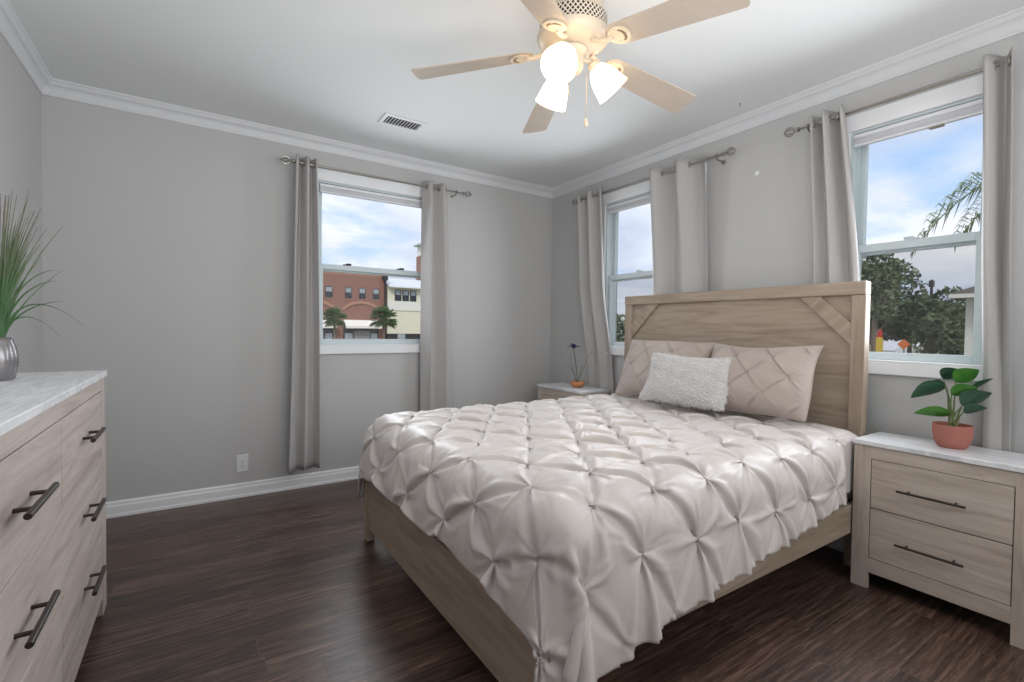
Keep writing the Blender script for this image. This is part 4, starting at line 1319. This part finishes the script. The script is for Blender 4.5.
# ------------------------------------------------------------------ outside
GZ = -1.25
M['lawn'] = mat('lawn_and_street', rough=0.95, spec=0.1, build=lambda nt, p: nt.set(p, 'Base Color', nt.ramp(nt.noise(nt.obj(), 0.35, 5.0, 0.6), [(0.35, srgb(122, 128, 96)), (0.6, srgb(168, 162, 146))]).outputs[0]))
st(MB().box(-60, 130, DY + 1.2, 160, GZ - 0.2, GZ).box(DX + 1.2, 130, -60, DY + 1.2, GZ - 0.2, GZ).build('ground', M['lawn']))

def brick_build(nt, p):
    v = nt.obj(rot=(R(90), 0, 0))
    b = nt.n('ShaderNodeTexBrick', {'Vector': v, 'Color1': srgb(150, 102, 89), 'Color2': srgb(128, 86, 75), 'Mortar': srgb(168, 150, 140), 'Scale': 1.0, 'Mortar Size': 0.012, 'Brick Width': 0.34, 'Row Height': 0.115})
    nt.set(p, 'Base Color', nt.mix(nt.math('MULTIPLY', nt.noise(nt.obj(), 0.9, 4.0, 0.6), 0.5), b.outputs[0], srgb(158, 108, 94)))
M['brick'] = mat('red_brick', rough=0.9, spec=0.1, build=brick_build)
M['brick_light'] = mat('soldier_brick', srgb(184, 142, 122), 0.9, spec=0.1)
M['stucco'] = mat('cream_stucco', srgb(232, 226, 206), 0.9, spec=0.1, build=paint_build(6, 0.2, 0.02))
M['white_stucco'] = mat('white_stucco', srgb(236, 234, 226), 0.9, spec=0.1)
M['white_metal'] = mat('white_metal_roof', srgb(236, 240, 244), 0.5)
M['canvas'] = mat('white_canvas_awning', srgb(246, 242, 236), 0.8)
M['dark_glass'] = mat('dark_window_glass', srgb(44, 50, 56), 0.15, spec=0.6)
M['grey_glass'] = mat('reflecting_window_glass', srgb(168, 176, 184), 0.2, spec=0.6)
M['frame_dark'] = mat('dark_window_frame', srgb(52, 50, 50), 0.5)
M['grey_door'] = mat('grey_shutter', srgb(150, 148, 150), 0.7)
M['green_eave'] = mat('pale_green_eave', srgb(178, 200, 190), 0.6)
M['bark'] = mat('palm_bark', rough=0.95, spec=0.1, build=lambda nt, p: nt.set(p, 'Base Color', nt.mix(nt.noise(nt.obj(scale=(1, 1, 5)), 4.0, 4.0, 0.6), srgb(110, 96, 84), srgb(150, 134, 118))))

BY = 60.0
bb = thing('brick_building', (13.0, BY, GZ), 'red brick building with arches and white awnings across the street', 'building')
box('brick_wall', M['brick'], 2.0, 20.3, BY, BY + 12, GZ, 8.35, parent=bb)
box('cornice', M['frame_dark'], 1.9, 20.45, BY - 0.25, BY + 12.1, 8.35, 8.62, parent=bb)
box('brick_belt', M['brick_light'], 1.95, 20.33, BY - 0.06, BY, 7.55, 7.70, parent=bb)
for x0, x1 in ((12.85, 13.72), (15.17, 16.0), (16.85, 17.68), (18.55, 19.40), (10.5, 11.35), (8.2, 9.05), (6.4, 7.25), (4.6, 5.45)):
    wf = MB()
    wf.box(x0, x1, BY - 0.05, BY + 0.02, 4.68, 4.78).box(x0, x1, BY - 0.05, BY + 0.02, 5.98, 6.08).box(x0, x0 + 0.09, BY - 0.05, BY + 0.02, 4.78, 5.98).box(x1 - 0.09, x1, BY - 0.05, BY + 0.02, 4.78, 5.98)
    wf.box(x0 + 0.09, x1 - 0.09, BY - 0.05, BY + 0.02, 5.36, 5.44).box((x0 + x1) / 2 - 0.03, (x0 + x1) / 2 + 0.03, BY - 0.045, BY + 0.02, 4.78, 5.36)
    w = wf.build('window_frame', M['frame_dark'], bb)
    box('upper_pane', M['grey_glass'], x0 + 0.09, x1 - 0.09, BY - 0.02, BY - 0.005, 5.44, 5.98, parent=w)
    box('lower_pane', M['dark_glass'], x0 + 0.09, x1 - 0.09, BY - 0.02, BY - 0.005, 4.78, 5.36, parent=w)
    box('window_sill', M['brick_light'], x0 - 0.1, x1 + 0.1, BY - 0.1, BY, 4.58, 4.68, parent=w)
for x0, x1 in ((14.98, 19.36), (9.5, 13.9), (4.0, 8.4)):
    c = (x0 + x1) / 2
    hw = (x1 - x0) / 2
    spring, rise = 3.22, 0.92
    Rr = (hw * hw + rise * rise) / (2 * rise)
    a0 = math.asin(hw / Rr)
    arc = lambda r, k: (c + r * math.sin(-a0 + 2 * a0 * k / 24), spring + rise - Rr + r * math.cos(-a0 + 2 * a0 * k / 24))
    ar = MB().prism([arc(Rr, k) for k in range(25)] + [arc(Rr + 0.30, k) for k in range(24, -1, -1)], 'y', BY - 0.14, BY).build('arch', M['brick_light'], bb)
    aw = MB().prism([(BY, 2.10), (BY - 1.1, 1.38), (BY - 1.1, 1.08), (BY - 1.05, 1.08), (BY - 1.05, 1.36), (BY, 2.02)], 'x', x0 + 0.05, x1 + 0.1).build('awning', M['canvas'], bb)
    sf = MB()
    sf.box(x0, x1, BY - 0.04, BY, GZ, 1.35)
    so = sf.build('storefront', M['frame_dark'], bb)
    box('shop_door', M['grey_door'], c - 0.9, c + 1.05, BY - 0.09, BY - 0.04, GZ, 0.75, parent=so)
    box('shop_pane', M['grey_glass'], x0 + 0.2, c - 1.05, BY - 0.07, BY - 0.04, GZ + 0.4, 0.45, parent=so)
    box('shop_pane', M['grey_glass'], c + 1.2, x1 - 0.2, BY - 0.07, BY - 0.04, GZ + 0.4, 0.45, parent=so)
dp = MB().box(20.0, 20.18, BY - 0.2, BY - 0.02, GZ, 7.6).box(19.75, 20.4, BY - 0.35, BY - 0.02, 7.2, 7.75)
dp.build('downpipe', M['frame_dark'], bb)

cb = thing('cream_building', (24.0, BY, GZ), 'cream stucco building with a white metal roof right of the brick building', 'building')
box('stucco_wall', M['stucco'], 20.5, 32, BY + 0.1, BY + 12, 0.45, 3.45, parent=cb)
box('white_band', M['white_stucco'], 20.5, 32, BY, BY + 12, 3.45, 4.66, parent=cb)
box('upper_wall', M['stucco'], 20.5, 32, BY + 0.1, BY + 12, 4.66, 6.35, parent=cb)
MB().prism([(BY - 0.7, 6.35), (BY - 0.7, 6.50), (BY + 4.5, 8.0), (BY + 12, 8.0), (BY + 12, 6.35)], 'x', 20.5, 32.3).build('roof', M['white_metal'], cb)
for x0 in (21.45, 22.47, 23.50, 25.6):
    wf = MB()
    x1 = x0 + 0.86
    wf.box(x0, x1, BY + 0.02, BY + 0.1, 4.70, 4.78).box(x0, x1, BY + 0.02, BY + 0.1, 6.06, 6.14).box(x0, x0 + 0.08, BY + 0.02, BY + 0.1, 4.78, 6.06).box(x1 - 0.08, x1, BY + 0.02, BY + 0.1, 4.78, 6.06).box(x0 + 0.08, x1 - 0.08, BY + 0.02, BY + 0.1, 5.40, 5.47)
    w = wf.build('window_frame', M['frame_dark'], cb)
    box('upper_pane', M['grey_glass'], x0 + 0.08, x1 - 0.08, BY + 0.06, BY + 0.08, 5.47, 6.06, parent=w)
    box('lower_pane', M['dark_glass'], x0 + 0.08, x1 - 0.08, BY + 0.06, BY + 0.08, 4.78, 5.40, parent=w)
lw = box('ground_floor', M['frame_dark'], 20.5, 32, BY + 0.2, BY + 12, GZ, 0.45, parent=cb)
box('shop_pane', M['grey_glass'], 21.9, 22.9, BY + 0.12, BY + 0.2, GZ + 0.3, 0.40, parent=lw)

tw = thing('brick_tower', (33.8, 77, GZ), 'red brick tower with a white lantern behind the cream building', 'tower')
box('tower_shaft', M['brick'], 31.6, 36.0, 76, 78, GZ, 13.4, parent=tw)
lt = box('lantern', M['white_stucco'], 31.75, 35.8, 76.1, 77.9, 13.4, 15.1, parent=tw)
box('lantern_window', M['dark_glass'], 32.0, 32.35, 76.02, 76.1, 13.7, 14.8, parent=lt)
MB().prism([(31.15, 15.1), (31.15, 15.35), (33.8, 16.6), (36.5, 15.35), (36.5, 15.1)], 'y', 75.6, 78.3).build('eave', M['green_eave'], tw)

M['palm_leaf'] = leaf_mat('palm_frond_green', srgb(70, 98, 58), srgb(120, 140, 96), 0.55, 3.0)
M['palm_dry'] = leaf_mat('palm_frond_olive', srgb(84, 98, 66), srgb(150, 152, 118), 0.55, 3.0)
def fan_palm(loc, trunk_h, crown_r, label, seed, group='cabbage palms along the street', n=80):
    rg = random.Random(seed)
    t = thing('cabbage_palm', loc, label, 'palm tree', group)
    base = Vector(loc)
    MB().tube([base, base + Vector((0.05, 0, trunk_h * 0.5)), base + Vector((0, 0, trunk_h))], [0.19, 0.15, 0.17], 12).build('trunk', M['bark'], t, smooth=True)
    top = base + Vector((0, 0, trunk_h))
    b = MB()
    for k in range(n):
        az = rg.uniform(0, 2 * PI); el = rg.uniform(-0.7, 1.35)
        d = Vector((math.cos(az) * math.cos(el), math.sin(az) * math.cos(el), math.sin(el)))
        hub = top + d * crown_r * 0.45
        for q in range(11):
            sp = (q - 5) / 5 * 1.25
            s = d.cross(Vector((0, 0, 1)))
            s = s.normalized() if s.length > 0.05 else Vector((1, 0, 0))
            dd = (d * math.cos(sp) + s * math.sin(sp)).normalized()
            L = crown_r * 0.55 * (1 - 0.25 * abs(sp) / 1.25)
            tip = hub + dd * L + Vector((0, 0, -0.18 * L))
            w = s.cross(dd).normalized() * 0.0 + s * math.cos(sp) * 0.045 - d * math.sin(sp) * 0.045
            b.add([hub - w, hub + w, hub + dd * L * 0.6 + w * 0.8, tip, hub + dd * L * 0.6 - w * 0.8], [(0, 1, 2, 3, 4)])
        b.tube([top, hub], 0.014, 4)
    b.build('fronds', M['palm_leaf'], t)
    return t
fan_palm((12.1, 52, GZ), 3.35, 1.45, 'cabbage palm at the left edge of the back window view', 3)
fan_palm((17.3, 52, GZ), 3.45, 1.75, 'cabbage palm between the brick and the cream building', 8)

def tree(name, loc, h, rx, rz, label, seed, m, n=2600, leaf=0.16, group='trees beyond the near window', trunk_h=None, trunk_r=0.16):
    rg = np.random.default_rng(seed)
    t = thing(name, loc, label, 'tree', group)
    base = Vector(loc)
    ch = trunk_h if trunk_h else h - 2 * rz
    tr = MB().tube([base, base + Vector((0.1, 0.05, ch * 0.5)), base + Vector((0, 0, ch)), base + Vector((0.1, 0.1, ch + rz * 0.9))], [trunk_r * 1.25, trunk_r, trunk_r * 0.85, trunk_r * 0.3], 9)
    for k in range(5):
        az = k * 1.3 + seed
        tr.tube([base + Vector((0, 0, ch * 0.95)), base + Vector((math.cos(az) * rx * 0.5, math.sin(az) * rx * 0.5, ch + rz * (0.4 + 0.12 * k)))], [trunk_r * 0.5, trunk_r * 0.15], 6)
    tr.build('trunk', M['bark'], t, smooth=True)
    cen = np.array([base.x, base.y, base.z + h - rz])
    lumps = [(cen + rg.uniform(-1, 1, 3) * np.array([rx, rx, rz]) * 0.62, rg.uniform(0.35, 0.6)) for _ in range(13)]
    verts, faces = [], []
    for k in range(n):
        c, s = lumps[k % 13]
        d = rg.normal(0, 1, 3); d /= np.linalg.norm(d)
        p = c + d * np.array([rx, rx, rz]) * s * rg.uniform(0.55, 1.0) ** 0.5
        a = rg.normal(0, 1, 3); a /= np.linalg.norm(a)
        b_ = np.cross(a, rg.normal(0, 1, 3)); b_ /= np.linalg.norm(b_) + 1e-9
        L = leaf * rg.uniform(0.6, 1.4)
        i = len(verts)
        verts += [p - a * L, p + b_ * L * 0.45, p + a * L, p - b_ * L * 0.45]
        faces.append((i, i + 1, i + 2, i + 3))
    MB().add(verts, faces).build('foliage', m, t)
    return t
M['oak_leaf'] = leaf_mat('dark_oak_leaf', srgb(58, 76, 50), srgb(112, 128, 88), 0.7, 1.5)
M['pine_leaf'] = leaf_mat('grey_green_leaf', srgb(78, 92, 66), srgb(132, 142, 104), 0.7, 1.5)
tree('oak_tree', (44.0, 16.2, GZ), 8.6, 3.0, 3.6, 'tall dark tree behind the bare trunk, seen through the near window', 21, M['oak_leaf'], 4200, 0.22)
tree('pine_tree', (40.0, 14.2, GZ), 7.6, 1.5, 2.1, 'slim tree with a bare pale trunk at the left of the near window', 22, M['pine_leaf'], 1500, 0.2, trunk_h=4.2, trunk_r=0.17)
tree('oak_tree', (46.0, 13.0, GZ), 5.9, 2.6, 2.2, 'round dark tree in the middle of the near window view', 23, M['oak_leaf'], 3600, 0.2)
tree('shrub_tree', (42.0, 10.6, GZ), 4.6, 2.1, 2.0, 'lighter bushy tree beside the white house', 24, M['pine_leaf'], 2800, 0.19)
tree('shrub_tree', (47.0, 18.2, GZ), 5.4, 2.4, 1.9, 'low bushy tree behind the flag at the left of the near window', 25, M['oak_leaf'], 2800, 0.2)
tree('shrub_tree', (48.0, 14.6, GZ), 5.4, 2.6, 1.7, 'low dark shrub under the tall trees', 27, M['oak_leaf'], 2800, 0.2)
tree('oak_tree', (16.0, 17.3, GZ), 3.9, 1.9, 1.9, 'dark tree seen through the narrow window left of the headboard', 26, M['oak_leaf'], 3000, 0.14)
fan_palm((43.5, 11.9, GZ), 2.3, 1.2, 'small palm in front of the round dark tree', 31, n=30)

# white house with a grey roof, close on the right
hs = thing('white_house', (19.0, 1.0, GZ), 'white clapboard house corner with a grey roof at the right of the near window', 'house')
def siding(nt, p):
    v = nt.obj()
    sp = nt.n('ShaderNodeSeparateXYZ', {'Vector': v})
    fr = nt.math('FRACT', nt.math('MULTIPLY', sp.outputs[2], 5.5))
    b_ = nt.n('ShaderNodeBump', {'Height': fr, 'Strength': 0.6, 'Distance': 0.02})
    nt.set(p, 'Normal', b_.outputs[0])
M['siding'] = mat('white_clapboard', srgb(222, 218, 208), 0.8, build=siding)
M['shingle'] = mat('grey_shingle', rough=0.95, build=lambda nt, p: nt.set(p, 'Base Color', nt.mix(nt.noise(nt.obj(), 6, 3, 0.6), srgb(112, 104, 98), srgb(146, 138, 130))))
box('house_wall', M['siding'], 15.0, 24.0, -6.0, 3.50, GZ, 2.06, parent=hs)
box('corner_board', M['white_stucco'], 14.97, 15.10, 3.41, 3.53, GZ, 2.06, parent=hs)
MB().prism([(-6.5, 2.06), (-6.5, 2.18), (-1.0, 3.75), (3.72, 2.16), (3.72, 2.06)], 'x', 14.55, 24.4).build('roof', M['shingle'], hs)
box('fascia', M['white_stucco'], 14.50, 14.55, -6.5, 3.72, 2.05, 2.14, parent=hs)

# feather palm outside, its fronds reaching into the near window from the right
M['frond'] = leaf_mat('feather_frond', srgb(104, 124, 92), srgb(172, 182, 148), 0.5, 6.0)
fpalm = thing('feather_palm', (6.7, 0.55, GZ), 'feather palm just outside whose frond arches into the near window', 'palm tree')
MB().tube([(6.7, 0.55, GZ), (6.72, 0.6, 0.6), (6.7, 0.7, 2.2)], [0.16, 0.13, 0.10], 12).build('trunk', M['bark'], fpalm, smooth=True)
def feather(pts_, leaf_l, seed):
    rg = random.Random(seed)
    cv = bent(pts_, 80)
    b = MB().tube(cv, [0.014 - 0.010 * i / 80 for i in range(81)], 6)
    for i in range(10, 81):
        for sd in (-1, 1):
            t = (cv[min(i + 1, 80)] - cv[i - 1]).normalized()
            s = t.cross(Vector((0, 0, 1))).normalized() * sd
            L = leaf_l * math.sin(PI * (0.18 + 0.72 * i / 80)) * rg.uniform(0.8, 1.1)
            up_ = rg.uniform(0.0, 0.9)
            d = (s * 0.65 + t * 0.55 + Vector((0, 0, up_))).normalized()
            p0 = cv[i]; p1 = p0 + d * L * 0.5; p2 = p0 + d * L * 0.8 + Vector((0, 0, -0.42 * L))
            w = Vector((0, 0, 1)).cross(d).normalized() * 0.008
            b.add([p0 - w * 0.4, p0 + w * 0.4, p1 + w, p2, p1 - w], [(0, 1, 2, 3, 4)])
    b.build('frond', M['frond'], fpalm)
feather([(6.7, 0.70, 2.2), (6.6, 1.05, 3.0), (6.5, 1.55, 2.85), (6.45, 1.95, 2.10)], 0.42, 1)
feather([(6.7, 0.70, 2.2), (6.9, 1.00, 2.95), (7.0, 1.50, 2.75), (7.0, 1.75, 2.2)], 0.40, 2)
feather([(6.7, 0.70, 2.2), (6.6, 0.95, 2.9), (6.5, 1.20, 2.7), (6.4, 1.40, 1.95)], 0.38, 3)
feather([(6.7, 0.70, 2.2), (6.3, 0.5, 3.0), (6.1, 0.2, 2.9), (6.0, -0.2, 2.2)], 0.42, 4)
feather([(6.7, 0.70, 2.2), (7.2, 0.3, 3.0), (7.5, 0.0, 2.9), (7.8, -0.4, 2.2)], 0.42, 5)
feather([(6.7, 0.70, 2.2), (6.9, 0.8, 3.1), (7.1, 0.9, 3.2), (7.5, 1.1, 3.0)], 0.42, 6)

# street things far beyond
M['red'] = mat('red_cloth', srgb(206, 70, 62), 0.7)
M['yellow'] = mat('yellow_cloth', srgb(226, 192, 70), 0.7)
M['orange_sign'] = mat('orange_sign_face', srgb(222, 122, 58), 0.6)
M['car_white'] = mat('white_car_paint', srgb(230, 232, 238), 0.3)
M['tyre'] = mat('black_rubber', srgb(30, 30, 32), 0.8)
fl = thing('feather_flag', (38.0, 13.25, GZ), 'yellow feather flag with a red top at the left of the near window', 'flag')
MB().tube([(38.0, 13.42, GZ), (38.0, 13.40, 1.0), (38.0, 13.3, 1.45), (38.0, 13.15, 1.58)], 0.02, 6).build('pole', M['nickel'], fl, smooth=True)
MB().prism([(13.40, -0.6), (13.02, -0.6), (12.98, 0.4), (13.02, 1.00), (13.40, 1.0)], 'x', 37.99, 38.01).build('cloth', M['yellow'], fl)['label'] = 'yellow lower cloth'
MB().prism([(13.40, 1.0), (13.02, 1.00), (13.05, 1.40), (13.14, 1.56), (13.3, 1.45)], 'x', 37.99, 38.01).build('cloth', M['red'], fl)['label'] = 'red top of the cloth'
sg = thing('road_sign', (33.0, 10.30, GZ), 'orange diamond road sign on a post in the near window view', 'sign')
box('post', M['nickel'], 32.97, 33.03, 10.27, 10.33, GZ, 0.76, parent=sg)
MB().prism([(10.30, 0.36), (10.60, 0.66), (10.30, 0.96), (10.00, 0.66)], 'x', 32.93, 32.97).build('sign_face', M['orange_sign'], sg)['label'] = 'orange diamond face'
cx, cy_ = 56.0, 18.3
car = thing('car', (cx, cy_, GZ), 'white car parked behind the orange sign', 'car')
body = [(-2.1, 0.35), (-2.15, 0.8), (-1.9, 0.98), (-1.05, 1.08), (-0.45, 1.62), (0.95, 1.66), (1.6, 1.12), (2.1, 1.0), (2.18, 0.4)]
MB().prism([(cx + a, GZ + z * 1.22) for a, z in body], 'y', cy_ - 0.85, cy_ + 0.85).build('body', M['car_white'], car)
MB().prism([(cx - 0.85, GZ + 1.10 * 1.22), (cx - 0.42, GZ + 1.55 * 1.22), (cx + 0.9, GZ + 1.58 * 1.22), (cx + 1.35, GZ + 1.14 * 1.22)], 'y', cy_ - 0.87, cy_ + 0.87).build('side_glass', M['dark_glass'], car)
for a in (-1.35, 1.35):
    for s in (-0.78, 0.78):
        MB().lathe([(0.0, -0.1), (0.40, -0.1), (0.42, 0.0), (0.40, 0.1), (0.0, 0.1)], (cx + a, cy_ + s, GZ + 0.42), (0, 1, 0), 20).build('wheel', M['tyre'], car, smooth=True)
up_ = thing('utility_pole', (60.0, 16.7, GZ), 'dark utility pole rising behind the round tree', 'pole')
MB().tube([(60, 16.7, GZ), (60, 16.7, 6.6)], [0.15, 0.11], 10).build('mast', M['frame_dark'], up_, smooth=True)
MB().box(59.8, 60.2, 16.52, 16.88, 5.9, 6.5).build('transformer', M['frame_dark'], up_)
